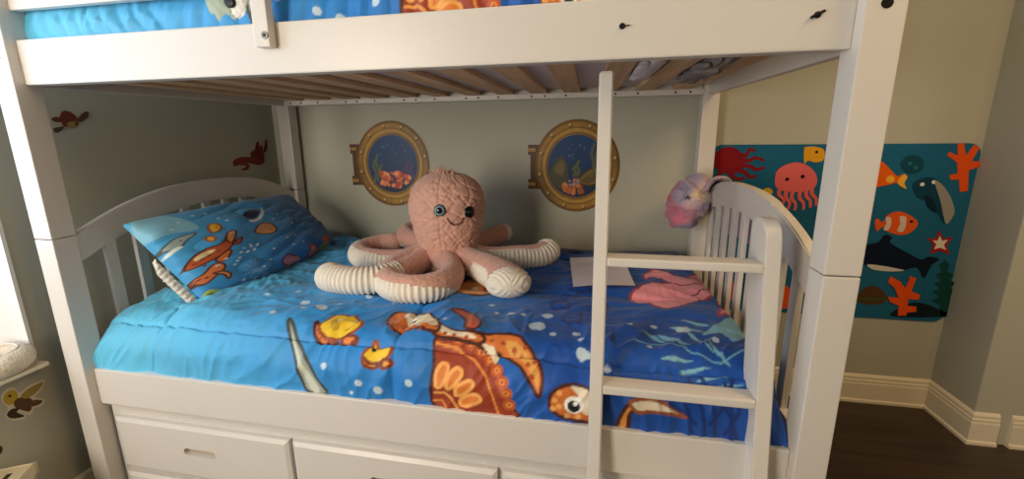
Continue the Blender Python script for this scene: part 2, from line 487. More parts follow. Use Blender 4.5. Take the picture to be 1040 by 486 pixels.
# ------------------------------------------------------------------ ladder leaning into the bed
lad = empty('bed_ladder', (1.74, -.09, FZ), 'white wooden ladder with one tall and one short rounded stile leaning on the bunk', 'ladder')
LS = .146
def ly(z): return -.02 + LS * (z - .5)
def stile(x0, x1, ztop, rnd):
    bm = bmesh.new()
    dep = .090
    n = 12
    prof = [(0, FZ), (0, ztop - (.04 if rnd else .004))]
    if rnd:
        prof += [(.04 - .04 * math.cos(a), ztop - .04 + .04 * math.sin(a)) for a in np.linspace(.15, math.pi / 2, n)]
        prof += [(dep - .04 + .04 * math.sin(a), ztop - .04 + .04 * math.cos(a)) for a in np.linspace(0, math.pi / 2, n)]
    else:
        prof += [(.004, ztop), (dep - .004, ztop), (dep, ztop - .004)]
    prof += [(dep, FZ)]
    if not rnd: prof = [(a * .37, z) for a, z in prof]
    pts = [(x0, ly(z) + a, z) for a, z in prof]
    prism(pts, (x1 - x0, 0, 0), bm)
    es = [e for e in bm.edges if len(e.link_faces) == 2 and e.calc_face_angle(0) > 1.2 and abs(e.verts[0].co.x - e.verts[1].co.x) < 1e-5]
    bmesh.ops.bevel(bm, geom=es, offset=.003, segments=2, affect='EDGES')
    return obj('stile', bm, W, lad)
stile(1.546, 1.577, 1.388, False)
stile(1.908, 1.942, 1.062, True)
for z in (.969, .666, .363, .07):
    y = ly(z) - .0005
    obj('rung', B(1.5765, 1.9085, y, y + .050, z - .021, z, bev=.004), W, lad)

# ------------------------------------------------------------------ bedding
def edge_map(s, lo, hi, h, r):
    q = r * np.pi / 2; flat_ = (hi - lo) - 2 * r; tot = 2 * h + 2 * q + flat_
    def half(t):
        a = np.clip((t - h) / r, 0, np.pi / 2)
        pos = np.where(t < h, 0, r - r * np.cos(a)); drop = np.where(t < h, (h - t) + r, r - r * np.sin(a))
        return np.where(t > h + q, r + (t - h - q), pos), np.where(t > h + q, 0, drop)
    m = s < tot / 2
    p1, d1 = half(s); p2, d2 = half(tot - s)
    return np.where(m, lo + p1, hi - p2), np.where(m, d1, d2)
UX = (-.005, 1.985, .09, .07); VY = (.047, 1.125, .10, .10)
def tot_(a): return 2 * a[2] + np.pi * a[3] + (a[1] - a[0]) - 2 * a[3]

PRINT=[
('poly',(150,55,25),[(1.264,0.212),(1.336,0.216),(1.396,0.196),(1.448,0.156),(1.468,0.112),(1.488,0.056),(1.5,0.024),(1.376,0.02),(1.276,0.032),(1.268,0.088),(1.272,0.148)],(70,25,12)),
('dot',(190,90,40),(1.328,0.212),0.034),
('dot',(235,150,70),(1.328,0.212),0.016),
('dot',(150,55,25),(1.328,0.212),0.007),
('dot',(190,90,40),(1.364,0.208),0.034),
('dot',(235,150,70),(1.364,0.208),0.016),
('dot',(150,55,25),(1.364,0.208),0.007),
('dot',(190,90,40),(1.396,0.192),0.034),
('dot',(235,150,70),(1.396,0.192),0.016),
('dot',(150,55,25),(1.396,0.192),0.007),
('dot',(190,90,40),(1.424,0.172),0.034),
('dot',(235,150,70),(1.424,0.172),0.016),
('dot',(150,55,25),(1.424,0.172),0.007),
('dot',(190,90,40),(1.444,0.148),0.034),
('dot',(235,150,70),(1.444,0.148),0.016),
('dot',(150,55,25),(1.444,0.148),0.007),
('dot',(190,90,40),(1.46,0.12),0.034),
('dot',(235,150,70),(1.46,0.12),0.016),
('dot',(150,55,25),(1.46,0.12),0.007),
('dot',(190,90,40),(1.472,0.092),0.034),
('dot',(235,150,70),(1.472,0.092),0.016),
('dot',(150,55,25),(1.472,0.092),0.007),
('dot',(190,90,40),(1.48,0.06),0.034),
('dot',(235,150,70),(1.48,0.06),0.016),
('dot',(150,55,25),(1.48,0.06),0.007),
('line',(225,140,60),[(1.268,0.2),(1.332,0.192),(1.38,0.168),(1.416,0.132),(1.436,0.08),(1.452,0.024)],0.006),
('poly',(215,120,45),[(1.28,0.128),(1.296,0.152),(1.312,0.144),(1.304,0.104),(1.284,0.088)],(240,170,90)),
('poly',(215,120,45),[(1.316,0.124),(1.336,0.144),(1.352,0.132),(1.332,0.1),(1.312,0.088)],(240,170,90)),
('poly',(215,120,45),[(1.34,0.096),(1.372,0.116),(1.384,0.104),(1.356,0.076),(1.336,0.072)],(240,170,90)),
('poly',(215,120,45),[(1.352,0.064),(1.388,0.08),(1.404,0.064),(1.372,0.044),(1.348,0.044)],(240,170,90)),
('line',(235,160,80),[(1.276,0.072),(1.304,0.076),(1.324,0.06),(1.34,0.028)],0.007),
('line',(225,140,60),[(1.272,0.048),(1.296,0.052),(1.312,0.024)],0.005),
('poly',(215,120,55),[(1.368,0.228),(1.428,0.244),(1.484,0.24),(1.528,0.208),(1.556,0.168),(1.564,0.132),(1.556,0.092),(1.536,0.12),(1.508,0.156),(1.468,0.184),(1.42,0.196),(1.384,0.204)],(70,25,12)),
('poly',(225,165,80),[(1.46,0.224),(1.496,0.216),(1.532,0.188),(1.552,0.148),(1.552,0.116),(1.536,0.144),(1.508,0.176),(1.468,0.2)],None),
('dot',(175,80,35),(1.42,0.22),0.013),
('dot',(175,80,35),(1.452,0.216),0.013),
('dot',(175,80,35),(1.484,0.204),0.013),
('dot',(175,80,35),(1.504,0.192),0.013),
('dot',(175,80,35),(1.524,0.168),0.013),
('dot',(175,80,35),(1.536,0.14),0.013),
('dot',(175,80,35),(1.512,0.212),0.013),
('dot',(175,80,35),(1.54,0.176),0.013),
('poly',(190,80,40),[(1.26,0.368),(1.3,0.376),(1.348,0.332),(1.376,0.272),(1.364,0.244),(1.332,0.26),(1.32,0.308)],(70,25,12)),
('poly',(205,110,45),[(1.212,0.292),(1.284,0.252),(1.344,0.24),(1.396,0.228),(1.388,0.208),(1.328,0.212),(1.268,0.216),(1.232,0.244)],(70,25,12)),
('poly',(230,215,185),[(1.236,0.276),(1.296,0.244),(1.352,0.232),(1.376,0.22),(1.336,0.22),(1.276,0.228)],None),
('poly',(205,110,45),[(1.092,0.268),(1.08,0.324),(1.104,0.348),(1.148,0.36),(1.208,0.324),(1.248,0.28),(1.26,0.232),(1.2,0.236),(1.144,0.236)],(70,25,12)),
('poly',(230,215,185),[(1.12,0.336),(1.16,0.348),(1.22,0.308),(1.252,0.256),(1.216,0.252),(1.168,0.268)],None),
('dot',(250,245,235),(1.152,0.308),0.03),
('dot',(20,20,20),(1.164,0.3),0.018),
('dot',(250,250,245),(1.164,0.308),0.006),
('dot',(165,75,35),(1.108,0.272),0.01),
('dot',(165,75,35),(1.132,0.252),0.01),
('dot',(165,75,35),(1.1,0.308),0.01),
('dot',(165,75,35),(1.156,0.24),0.01),
('dot',(165,75,35),(1.184,0.232),0.01),
('dot',(165,75,35),(1.208,0.232),0.01),
('dot',(165,75,35),(1.116,0.244),0.01),
('dot',(165,75,35),(1.252,0.248),0.012),
('dot',(165,75,35),(1.284,0.228),0.012),
('dot',(165,75,35),(1.312,0.224),0.012),
('dot',(165,75,35),(1.348,0.22),0.012),
('poly',(230,215,185),[(1.396,0.208),(1.424,0.204),(1.444,0.18),(1.436,0.164),(1.424,0.184)],None),
('poly',(215,120,50),[(0.888,0.208),(0.88,0.24),(0.932,0.204),(0.976,0.184),(0.932,0.184),(0.908,0.188)],(70,25,12)),
('poly',(235,195,40),[(0.896,0.22),(0.9,0.256),(0.924,0.292),(0.972,0.292),(1.02,0.252),(1.012,0.22),(0.976,0.2),(0.936,0.196)],(150,70,30)),
('poly',(225,130,50),[(0.988,0.204),(1.004,0.208),(1.032,0.196),(1.004,0.184),(0.984,0.188)],(120,50,20)),
('dot',(245,240,230),(0.944,0.264),0.02),
('dot',(20,20,20),(0.944,0.264),0.011),
('line',(140,60,25),[(0.896,0.2),(0.912,0.208)],0.003),
('line',(140,60,25),[(0.908,0.188),(0.924,0.204)],0.003),
('line',(140,60,25),[(0.932,0.184),(0.944,0.196)],0.003),
('line',(140,60,25),[(0.96,0.184),(0.956,0.2)],0.003),
('line',(140,60,25),[(0.888,0.216),(0.904,0.22)],0.003),
('line',(150,80,30),[(0.98,0.228),(1.0,0.24),(1.012,0.252)],0.004),
('poly',(200,160,40),[(0.92,0.248),(0.928,0.264),(0.956,0.232),(0.94,0.22)],None),
('poly',(235,195,40),[(1.06,0.152),(1.076,0.184),(1.088,0.2),(1.1,0.184),(1.12,0.184),(1.14,0.184),(1.14,0.164),(1.128,0.148),(1.096,0.132),(1.072,0.136)],(150,70,30)),
('poly',(225,140,50),[(1.064,0.148),(1.084,0.136),(1.112,0.136),(1.1,0.124),(1.072,0.128)],(120,50,20)),
('poly',(230,150,50),[(1.124,0.148),(1.152,0.144),(1.136,0.128),(1.12,0.128)],(120,50,20)),
('dot',(20,20,20),(1.088,0.176),0.015),
('poly',(150,160,150),[(0.792,0.224),(0.808,0.224),(0.848,0.18),(0.896,0.128),(0.924,0.08),(0.956,0.032),(0.896,0.032),(0.876,0.072),(0.852,0.14)],(60,65,60)),
('poly',(200,205,190),[(0.824,0.192),(0.864,0.144),(0.9,0.092),(0.932,0.04),(0.908,0.036),(0.88,0.096),(0.848,0.152)],None),
('poly',(205,110,45),[(1.584,0.068),(1.588,0.104),(1.62,0.128),(1.656,0.132),(1.684,0.12),(1.704,0.088),(1.708,0.04),(1.664,0.036),(1.612,0.044)],(70,25,12)),
('poly',(230,215,185),[(1.636,0.128),(1.672,0.124),(1.696,0.104),(1.7,0.068),(1.676,0.056),(1.656,0.076),(1.656,0.104)],None),
('dot',(245,240,230),(1.644,0.08),0.048),
('dot',(15,15,15),(1.644,0.076),0.032),
('dot',(245,240,230),(1.648,0.084),0.012),
('dot',(230,165,90),(1.596,0.088),0.015),
('dot',(230,165,90),(1.608,0.072),0.015),
('dot',(230,165,90),(1.608,0.108),0.015),
('dot',(230,165,90),(1.628,0.048),0.015),
('dot',(230,165,90),(1.592,0.064),0.015),
('dot',(230,165,90),(1.656,0.048),0.015),
('poly',(215,140,65),[(1.752,0.028),(1.76,0.068),(1.78,0.104),(1.808,0.116),(1.8,0.096),(1.78,0.072),(1.776,0.032)],(70,25,12)),
('poly',(230,215,185),[(1.78,0.104),(1.816,0.116),(1.852,0.112),(1.884,0.096),(1.908,0.08),(1.868,0.084),(1.828,0.084),(1.796,0.08)],(150,80,40)),
('poly',(235,150,165),[(1.812,0.58),(1.848,0.672),(1.912,0.744),(2.0,0.78),(2.172,0.988),(2.116,0.72),(2.116,0.64),(2.192,0.796),(1.952,0.5),(1.868,0.512)],(150,50,80)),
('poly',(235,150,165),[(1.888,0.836),(1.944,0.892),(2.0,0.844),(2.068,0.828),(2.116,0.86),(2.116,0.772),(2.116,0.676),(2.116,0.708),(2.092,0.772),(2.012,0.744),(1.944,0.788),(1.92,0.808),(1.884,0.768)],(150,50,80)),
('poly',(235,150,165),[(2.22,0.816),(2.152,0.704),(2.116,0.564),(2.116,0.464),(2.152,0.572),(2.048,0.452)],(150,50,80)),
('dot',(30,20,40),(2.04,0.604),0.02),
('line',(210,115,135),[(1.872,0.676),(1.876,0.536)],0.003),
('line',(210,115,135),[(1.92,0.712),(1.916,0.524)],0.003),
('line',(210,115,135),[(1.972,0.74),(1.956,0.524)],0.003),
('line',(110,30,60),[(2.012,0.644),(2.04,0.664),(2.172,0.856)],0.006),
('line',(150,50,80),[(2.204,0.848),(2.172,0.776),(2.128,0.712)],0.005),
('poly',(225,195,70),[(2.072,1.128),(2.116,1.088),(2.116,0.96),(2.116,0.944),(2.136,1.128)],None),
('poly',(240,170,60),[(2.0,1.048),(2.06,1.072),(2.068,1.008),(2.012,0.968)],None),
('poly',(220,150,90),[(1.212,0.548),(1.216,0.636),(1.268,0.668),(1.336,0.648),(1.38,0.564),(1.348,0.516),(1.276,0.492)],(70,25,12)),
('dot',(240,230,215),(1.272,0.596),0.03),
('dot',(20,20,20),(1.276,0.596),0.016),
('poly',(190,50,40),[(1.292,0.632),(1.336,0.636),(1.364,0.584),(1.34,0.556)],None),
('line',(125,185,208),[(1.776,0.264),(1.86,0.268),(1.928,0.244),(1.992,0.212),(2.236,0.384)],0.004),
('poly',(125,185,208),[(1.86,0.308),(1.892,0.3),(1.932,0.26),(1.888,0.28)],None),
('poly',(125,185,208),[(1.924,0.348),(1.952,0.312),(1.984,0.244),(1.948,0.296)],None),
('poly',(125,185,208),[(1.98,0.304),(1.992,0.26),(2.016,0.208),(1.988,0.244)],None),
('poly',(125,185,208),[(2.24,0.6),(2.22,0.52),(2.2,0.408),(2.228,0.516)],None),
('poly',(125,185,208),[(1.856,0.212),(1.888,0.22),(1.932,0.22),(1.888,0.212)],None),
('poly',(125,185,208),[(1.896,0.192),(1.928,0.2),(1.972,0.204),(1.924,0.192)],None),
('poly',(125,185,208),[(1.932,0.168),(1.96,0.18),(2.008,0.188),(1.96,0.172)],None),
('poly',(125,185,208),[(1.968,0.152),(1.996,0.164),(2.04,0.168),(1.996,0.156)],None),
('poly',(125,185,208),[(1.9,0.356),(1.936,0.36),(1.988,0.34),(1.932,0.34)],None),
('poly',(125,185,208),[(1.988,0.34),(2.024,0.34),(2.072,0.324),(2.248,0.648)],None),
('poly',(125,185,208),[(1.936,0.408),(1.968,0.404),(2.008,0.376),(1.964,0.384)],None),
('poly',(125,185,208),[(1.82,0.32),(1.844,0.312),(1.876,0.276),(1.844,0.292)],None),
('line',(18,50,120),[(1.924,0.036),(1.916,0.088),(1.892,0.136)],0.009),
('line',(18,50,120),[(1.956,0.024),(1.944,0.104),(1.916,0.172)],0.009),
('line',(18,50,120),[(1.98,0.02),(1.968,0.112),(1.944,0.184)],0.009),
('line',(18,50,120),[(2.012,0.02),(2.008,0.1),(1.996,0.168)],0.009),
('line',(18,50,120),[(2.028,0.024),(2.008,0.088),(1.972,0.144)],0.009),
('line',(18,50,120),[(1.932,0.064),(1.912,0.088),(1.872,0.108)],0.009),
('line',(18,50,120),[(2.0,0.044),(2.02,0.1),(2.028,0.148)],0.009),
('line',(18,50,120),[(1.964,0.068),(1.996,0.128),(2.016,0.18)],0.009),
('poly',(22,72,160),[(1.556,0.472),(1.576,0.516),(1.6,0.512),(1.608,0.532),(1.616,0.444),(1.6,0.456),(1.576,0.44)],(18,50,120)),
('poly',(22,72,160),[(1.628,0.58),(1.652,0.628),(1.676,0.624),(1.688,0.644),(1.688,0.544),(1.672,0.56),(1.648,0.536)],(18,50,120)),
('poly',(22,72,160),[(1.676,0.456),(1.696,0.496),(1.72,0.492),(1.732,0.512),(1.728,0.428),(1.712,0.436),(1.692,0.42)],(18,50,120)),
('poly',(22,72,160),[(1.692,0.284),(1.712,0.32),(1.736,0.316),(1.744,0.332),(1.74,0.264),(1.728,0.276),(1.708,0.26)],(18,50,120)),
('poly',(22,72,160),[(1.6,0.368),(1.62,0.408),(1.644,0.404),(1.652,0.42),(1.652,0.344),(1.636,0.356),(1.62,0.34)],(18,50,120)),
('dot',(190,212,228),(1.444,0.38),0.023799999999999998),
('dot',(190,212,228),(1.484,0.372),0.017),
('dot',(190,212,228),(1.556,0.376),0.034),
('dot',(190,212,228),(1.532,0.304),0.047599999999999996),
('dot',(190,212,228),(1.58,0.272),0.018699999999999998),
('dot',(190,212,228),(1.644,0.284),0.022099999999999998),
('dot',(190,212,228),(1.656,0.252),0.015299999999999998),
('dot',(190,212,228),(1.66,0.208),0.028900000000000002),
('dot',(190,212,228),(1.724,0.18),0.022099999999999998),
('dot',(190,212,228),(1.676,0.208),0.017),
('dot',(190,212,228),(1.792,0.356),0.015299999999999998),
('dot',(190,212,228),(1.856,0.356),0.018699999999999998),
('dot',(190,212,228),(1.932,0.344),0.037399999999999996),
('dot',(190,212,228),(2.188,0.472),0.030599999999999995),
('dot',(190,212,228),(2.0,0.296),0.0204),
('dot',(190,212,228),(1.832,0.252),0.0136),
('dot',(190,212,228),(0.604,0.372),0.017),
('dot',(190,212,228),(0.764,0.348),0.030599999999999995),
('dot',(190,212,228),(0.796,0.292),0.015299999999999998),
('dot',(190,212,228),(0.844,0.316),0.034),
('dot',(190,212,228),(0.716,0.256),0.017),
('dot',(190,212,228),(0.952,0.116),0.018699999999999998),
('dot',(190,212,228),(1.056,0.076),0.0204),
('dot',(190,212,228),(1.112,0.06),0.023799999999999998),
('dot',(190,212,228),(1.204,0.092),0.022099999999999998),
('dot',(190,212,228),(0.8,0.46),0.0204),
('dot',(190,212,228),(0.94,0.444),0.022099999999999998),
('dot',(190,212,228),(1.044,0.412),0.0136),
('dot',(190,212,228),(1.372,0.436),0.0204),
('dot',(190,212,228),(1.4,0.38),0.0136),
('dot',(190,212,228),(0.88,0.36),0.017),
('dot',(190,212,228),(0.668,0.44),0.0204),
('dot',(190,212,228),(1.032,0.044),0.011899999999999999),
('dot',(190,212,228),(1.26,0.3),0.011899999999999999),
]
PILLOW_PRINT=[
('poly',(130,190,215),[(0.02,0.995),(0.126,0.99),(0.176,0.874),(0.186,0.693),(0.065,0.719),(0.0,0.734)],None),
('poly',(150,165,165),[(0.0,0.583),(0.04,0.633),(0.085,0.658),(0.156,0.648),(0.095,0.593),(0.06,0.548),(0.025,0.543)],(70,80,85)),
('poly',(215,225,220),[(0.005,0.533),(0.045,0.558),(0.065,0.543),(0.03,0.518),(0.005,0.503)],None),
('poly',(175,80,40),[(0.01,0.322),(0.055,0.397),(0.121,0.437),(0.191,0.437),(0.261,0.533),(0.312,0.548),(0.266,0.452),(0.216,0.372),(0.151,0.322),(0.075,0.296),(0.025,0.291)],(80,30,15)),
('poly',(225,150,90),[(0.221,0.457),(0.266,0.543),(0.312,0.548),(0.281,0.477),(0.236,0.417)],(80,30,15)),
('poly',(215,115,55),[(0.121,0.296),(0.181,0.342),(0.206,0.337),(0.171,0.271),(0.136,0.256)],(80,30,15)),
('poly',(170,70,60),[(0.231,0.392),(0.281,0.437),(0.307,0.442),(0.266,0.382)],(80,30,15)),
('poly',(200,110,60),[(0.0,0.181),(0.04,0.196),(0.095,0.256),(0.131,0.236),(0.121,0.176),(0.075,0.136),(0.03,0.101),(0.005,0.126)],(80,30,15)),
('poly',(220,140,80),[(0.07,0.166),(0.111,0.151),(0.131,0.106),(0.111,0.07),(0.101,0.121)],(80,30,15)),
('poly',(235,185,50),[(0.226,0.683),(0.261,0.704),(0.281,0.648),(0.246,0.598),(0.211,0.603)],(150,70,30)),
('poly',(235,170,50),[(0.166,0.558),(0.191,0.563),(0.196,0.523),(0.166,0.487),(0.156,0.518)],(150,70,30)),
('poly',(205,145,90),[(0.402,0.477),(0.467,0.543),(0.528,0.523),(0.518,0.422),(0.472,0.387),(0.412,0.427)],(80,30,15)),
('poly',(225,230,235),[(0.432,0.628),(0.503,0.638),(0.603,0.774),(0.568,0.688),(0.508,0.613),(0.447,0.593)],None),
('poly',(15,30,60),[(0.462,0.749),(0.528,0.764),(0.563,0.744),(0.503,0.658),(0.447,0.643),(0.432,0.683)],None),
('poly',(200,130,150),[(0.412,0.05),(0.452,0.09),(0.513,0.055),(0.563,0.0),(0.513,0.0),(0.452,0.0)],(110,50,80)),
('poly',(200,110,110),[(0.623,0.005),(0.658,0.111),(0.709,0.085),(0.724,0.015),(0.683,0.0)],(110,50,60)),
('poly',(110,140,50),[(0.734,0.0),(0.759,0.05),(0.864,0.065),(0.884,0.0),(0.769,0.0)],None),
('poly',(200,200,70),[(0.005,0.005),(0.025,0.035),(0.07,0.01),(0.141,0.0),(0.07,0.0)],None),
('poly',(190,90,50),[(0.804,0.126),(0.889,0.126),(0.884,0.055),(0.809,0.055)],None),
('dot',(120,45,25),(0.045,0.327),0.018),
('dot',(120,45,25),(0.08,0.352),0.018),
('dot',(120,45,25),(0.116,0.362),0.018),
('dot',(120,45,25),(0.156,0.372),0.018),
('dot',(120,45,25),(0.07,0.276),0.018),
('dot',(120,45,25),(0.015,0.161),0.018),
('dot',(120,45,25),(0.04,0.151),0.018),
('dot',(245,240,230),(0.281,0.523),0.022),
('dot',(20,15,15),(0.281,0.518),0.012),
('dot',(245,240,230),(0.106,0.226),0.02),
('dot',(20,15,15),(0.106,0.221),0.011),
('dot',(20,15,15),(0.08,0.613),0.012),
('dot',(20,15,15),(0.487,0.447),0.014),
('dot',(20,15,15),(0.256,0.648),0.012),
('poly',(238,220,170),[(0.06,0.382),(0.116,0.412),(0.151,0.397),(0.111,0.372),(0.06,0.352)],None),
('dot',(205,225,238),(0.266,0.266),0.017),
('dot',(205,225,238),(0.312,0.276),0.017),
('dot',(205,225,238),(0.347,0.317),0.017),
('dot',(205,225,238),(0.161,0.271),0.017),
('dot',(205,225,238),(0.191,0.206),0.017),
('dot',(205,225,238),(0.296,0.065),0.017),
('dot',(205,225,238),(0.352,0.111),0.017),
('dot',(205,225,238),(0.397,0.201),0.017),
('dot',(205,225,238),(0.291,0.859),0.017),
('dot',(205,225,238),(0.231,0.869),0.017),
('dot',(205,225,238),(0.327,0.693),0.017),
('dot',(205,225,238),(0.146,0.824),0.017),
('dot',(205,225,238),(0.09,0.759),0.017),
('dot',(205,225,238),(0.307,0.0),0.017),
('dot',(205,225,238),(0.241,0.0),0.017),
('dot',(205,225,238),(0.176,0.015),0.017),
('dot',(205,225,238),(0.608,0.276),0.017),
('dot',(205,225,238),(0.608,0.166),0.017),
('dot',(205,225,238),(0.533,0.176),0.017),
('dot',(205,225,238),(0.533,0.281),0.017),
('dot',(205,225,238),(0.266,0.317),0.017),
('dot',(205,225,238),(0.276,0.276),0.017),
('dot',(205,225,238),(0.307,0.312),0.017),
('dot',(205,225,238),(0.241,0.286),0.017),
('dot',(205,225,238),(0.307,0.266),0.017),
('dot',(205,225,238),(0.171,0.181),0.017),
('dot',(205,225,238),(0.211,0.231),0.017),
('dot',(205,225,238),(0.307,0.332),0.017),
('dot',(205,225,238),(0.307,0.749),0.017),
('dot',(205,225,238),(0.397,0.729),0.017),
('dot',(205,225,238),(0.643,0.628),0.017),
('dot',(205,225,238),(0.658,0.442),0.017),
('dot',(205,225,238),(0.578,0.573),0.017),
('dot',(205,225,238),(0.337,0.307),0.017),
('line',(110,160,215),[(0.196,0.101),(0.246,0.065),(0.302,0.03)],0.008),
('line',(20,60,110),[(0.623,0.503),(0.693,0.472),(0.769,0.437)],0.006),
('line',(110,160,215),[(0.211,0.141),(0.246,0.065),(0.296,0.005)],0.008),
('line',(20,60,110),[(0.668,0.573),(0.693,0.472),(0.724,0.372)],0.006),
('line',(110,160,215),[(0.241,0.166),(0.246,0.065),(0.286,0.0)],0.008),
('line',(20,60,110),[(0.724,0.618),(0.693,0.472),(0.673,0.332)],0.006),
('line',(110,160,215),[(0.266,0.156),(0.246,0.065),(0.256,0.0)],0.008),
('line',(20,60,110),[(0.774,0.623),(0.693,0.472),(0.633,0.337)],0.006),
('line',(110,160,215),[(0.286,0.126),(0.246,0.065),(0.211,0.015)],0.008),
('line',(20,60,110),[(0.799,0.588),(0.693,0.472),(0.608,0.372)],0.006),
('line',(110,160,215),[(0.302,0.075),(0.246,0.065),(0.191,0.055)],0.008),
('line',(20,60,110),[(0.799,0.518),(0.693,0.472),(0.603,0.432)],0.006),
]
FELT={
'octopus':[(2.078,1.129),(2.119,1.169),(2.18,1.173),(2.211,1.138),(2.233,1.164),(2.262,1.147),(2.249,1.116),(2.297,1.116),(2.307,1.095),(2.253,1.086),(2.279,1.06),(2.257,1.042),(2.214,1.068),(2.193,1.037),(2.143,1.041),(2.099,1.077)],
'yellow':[(2.447,1.167),(2.461,1.175),(2.491,1.175),(2.523,1.162),(2.528,1.121),(2.5,1.108),(2.468,1.116),(2.455,1.104)],
'jelly':[(2.347,1.025),(2.35,1.069),(2.378,1.095),(2.423,1.108),(2.471,1.095),(2.502,1.061),(2.511,1.018),(2.513,0.975),(2.529,0.914),(2.506,0.935),(2.492,0.992),(2.477,0.988),(2.495,0.904),(2.469,0.922),(2.458,0.979),(2.443,0.974),(2.457,0.895),(2.431,0.912),(2.424,0.974),(2.408,0.973),(2.412,0.907),(2.389,0.929),(2.386,0.991)],
'smallfish':[(2.303,0.985),(2.326,0.994),(2.344,0.977),(2.33,0.959),(2.31,0.963)],
'coral1':[(3.05,0.987),(3.037,1.04),(3.01,1.036),(3.0,1.056),(3.029,1.064),(3.018,1.109),(2.979,1.137),(2.983,1.152),(3.016,1.136),(3.007,1.184),(3.027,1.188),(3.043,1.136),(3.065,1.18),(3.084,1.168),(3.068,1.113),(3.101,1.113),(3.105,1.093),(3.064,1.077),(3.077,0.992)],
'angelfish':[(2.702,1.003),(2.715,1.108),(2.743,1.116),(2.785,1.079),(2.814,1.051),(2.835,1.059),(2.851,1.047),(2.844,1.022),(2.855,0.997),(2.819,1.022),(2.784,1.013)],
'bubblefish':[(2.819,1.108),(2.843,1.137),(2.882,1.133),(2.903,1.096),(2.89,1.068),(2.852,1.063),(2.827,1.084)],
'whale':[(2.877,1.018),(2.898,1.039),(2.939,1.047),(2.978,1.023),(3.014,0.974),(3.042,0.916),(3.045,0.879),(3.023,0.848),(2.986,0.898),(2.957,0.94),(2.912,0.956),(2.887,0.981)],
'whale_belly':[(2.952,1.031),(2.983,1.015),(3.019,0.966),(3.043,0.912),(3.042,0.879),(3.026,0.849),(3.01,0.882),(2.988,0.945)],
'clown':[(2.762,0.849),(2.77,0.867),(2.791,0.85),(2.808,0.885),(2.846,0.899),(2.888,0.883),(2.923,0.85),(2.904,0.81),(2.866,0.796),(2.82,0.808),(2.794,0.829),(2.775,0.81)],
'star':[(3.006,0.822),(3.027,0.784),(3.06,0.794),(3.043,0.755),(3.064,0.716),(3.022,0.732),(2.988,0.717),(2.996,0.757),(2.966,0.786),(2.998,0.783)],
'shark':[(2.725,0.688),(2.74,0.742),(2.79,0.762),(2.807,0.794),(2.838,0.786),(2.835,0.76),(2.912,0.714),(2.964,0.69),(2.99,0.704),(3.029,0.693),(3.004,0.665),(2.985,0.606),(2.952,0.653),(2.899,0.637),(2.831,0.638),(2.77,0.644)],
'shark_belly':[(2.76,0.657),(2.814,0.655),(2.875,0.645),(2.906,0.637),(2.851,0.63),(2.786,0.636)],
'coral2':[(2.914,0.425),(2.91,0.472),(2.874,0.488),(2.862,0.511),(2.904,0.509),(2.882,0.554),(2.852,0.58),(2.859,0.608),(2.896,0.587),(2.923,0.556),(2.933,0.612),(2.956,0.604),(2.947,0.544),(2.984,0.528),(2.98,0.505),(2.942,0.507),(2.944,0.474),(2.978,0.472),(2.982,0.449),(2.945,0.441),(2.948,0.428)],
'weed':[(3.078,0.433),(3.064,0.487),(3.032,0.503),(3.058,0.524),(3.029,0.545),(3.055,0.56),(3.029,0.585),(3.053,0.596),(3.029,0.626),(3.049,0.636),(3.033,0.666),(3.05,0.694),(3.069,0.668),(3.067,0.637),(3.094,0.629),(3.08,0.602),(3.111,0.59),(3.09,0.567),(3.121,0.555),(3.097,0.531),(3.125,0.514),(3.1,0.49),(3.107,0.435)],
'turtle':[(2.747,0.484),(2.755,0.532),(2.79,0.558),(2.83,0.546),(2.859,0.511),(2.855,0.482),(2.796,0.469)],
'rock':[(2.896,0.419),(2.919,0.463),(2.968,0.49),(3.021,0.484),(3.076,0.46),(3.11,0.435)],
'plantL':[(2.187,0.516),(2.215,0.543),(2.243,0.52),(2.255,0.481),(2.232,0.45),(2.196,0.467)],
'coral3':[(2.435,0.419),(2.432,0.483),(2.413,0.511),(2.437,0.512),(2.45,0.542),(2.474,0.514),(2.475,0.476),(2.493,0.457),(2.476,0.432)]}
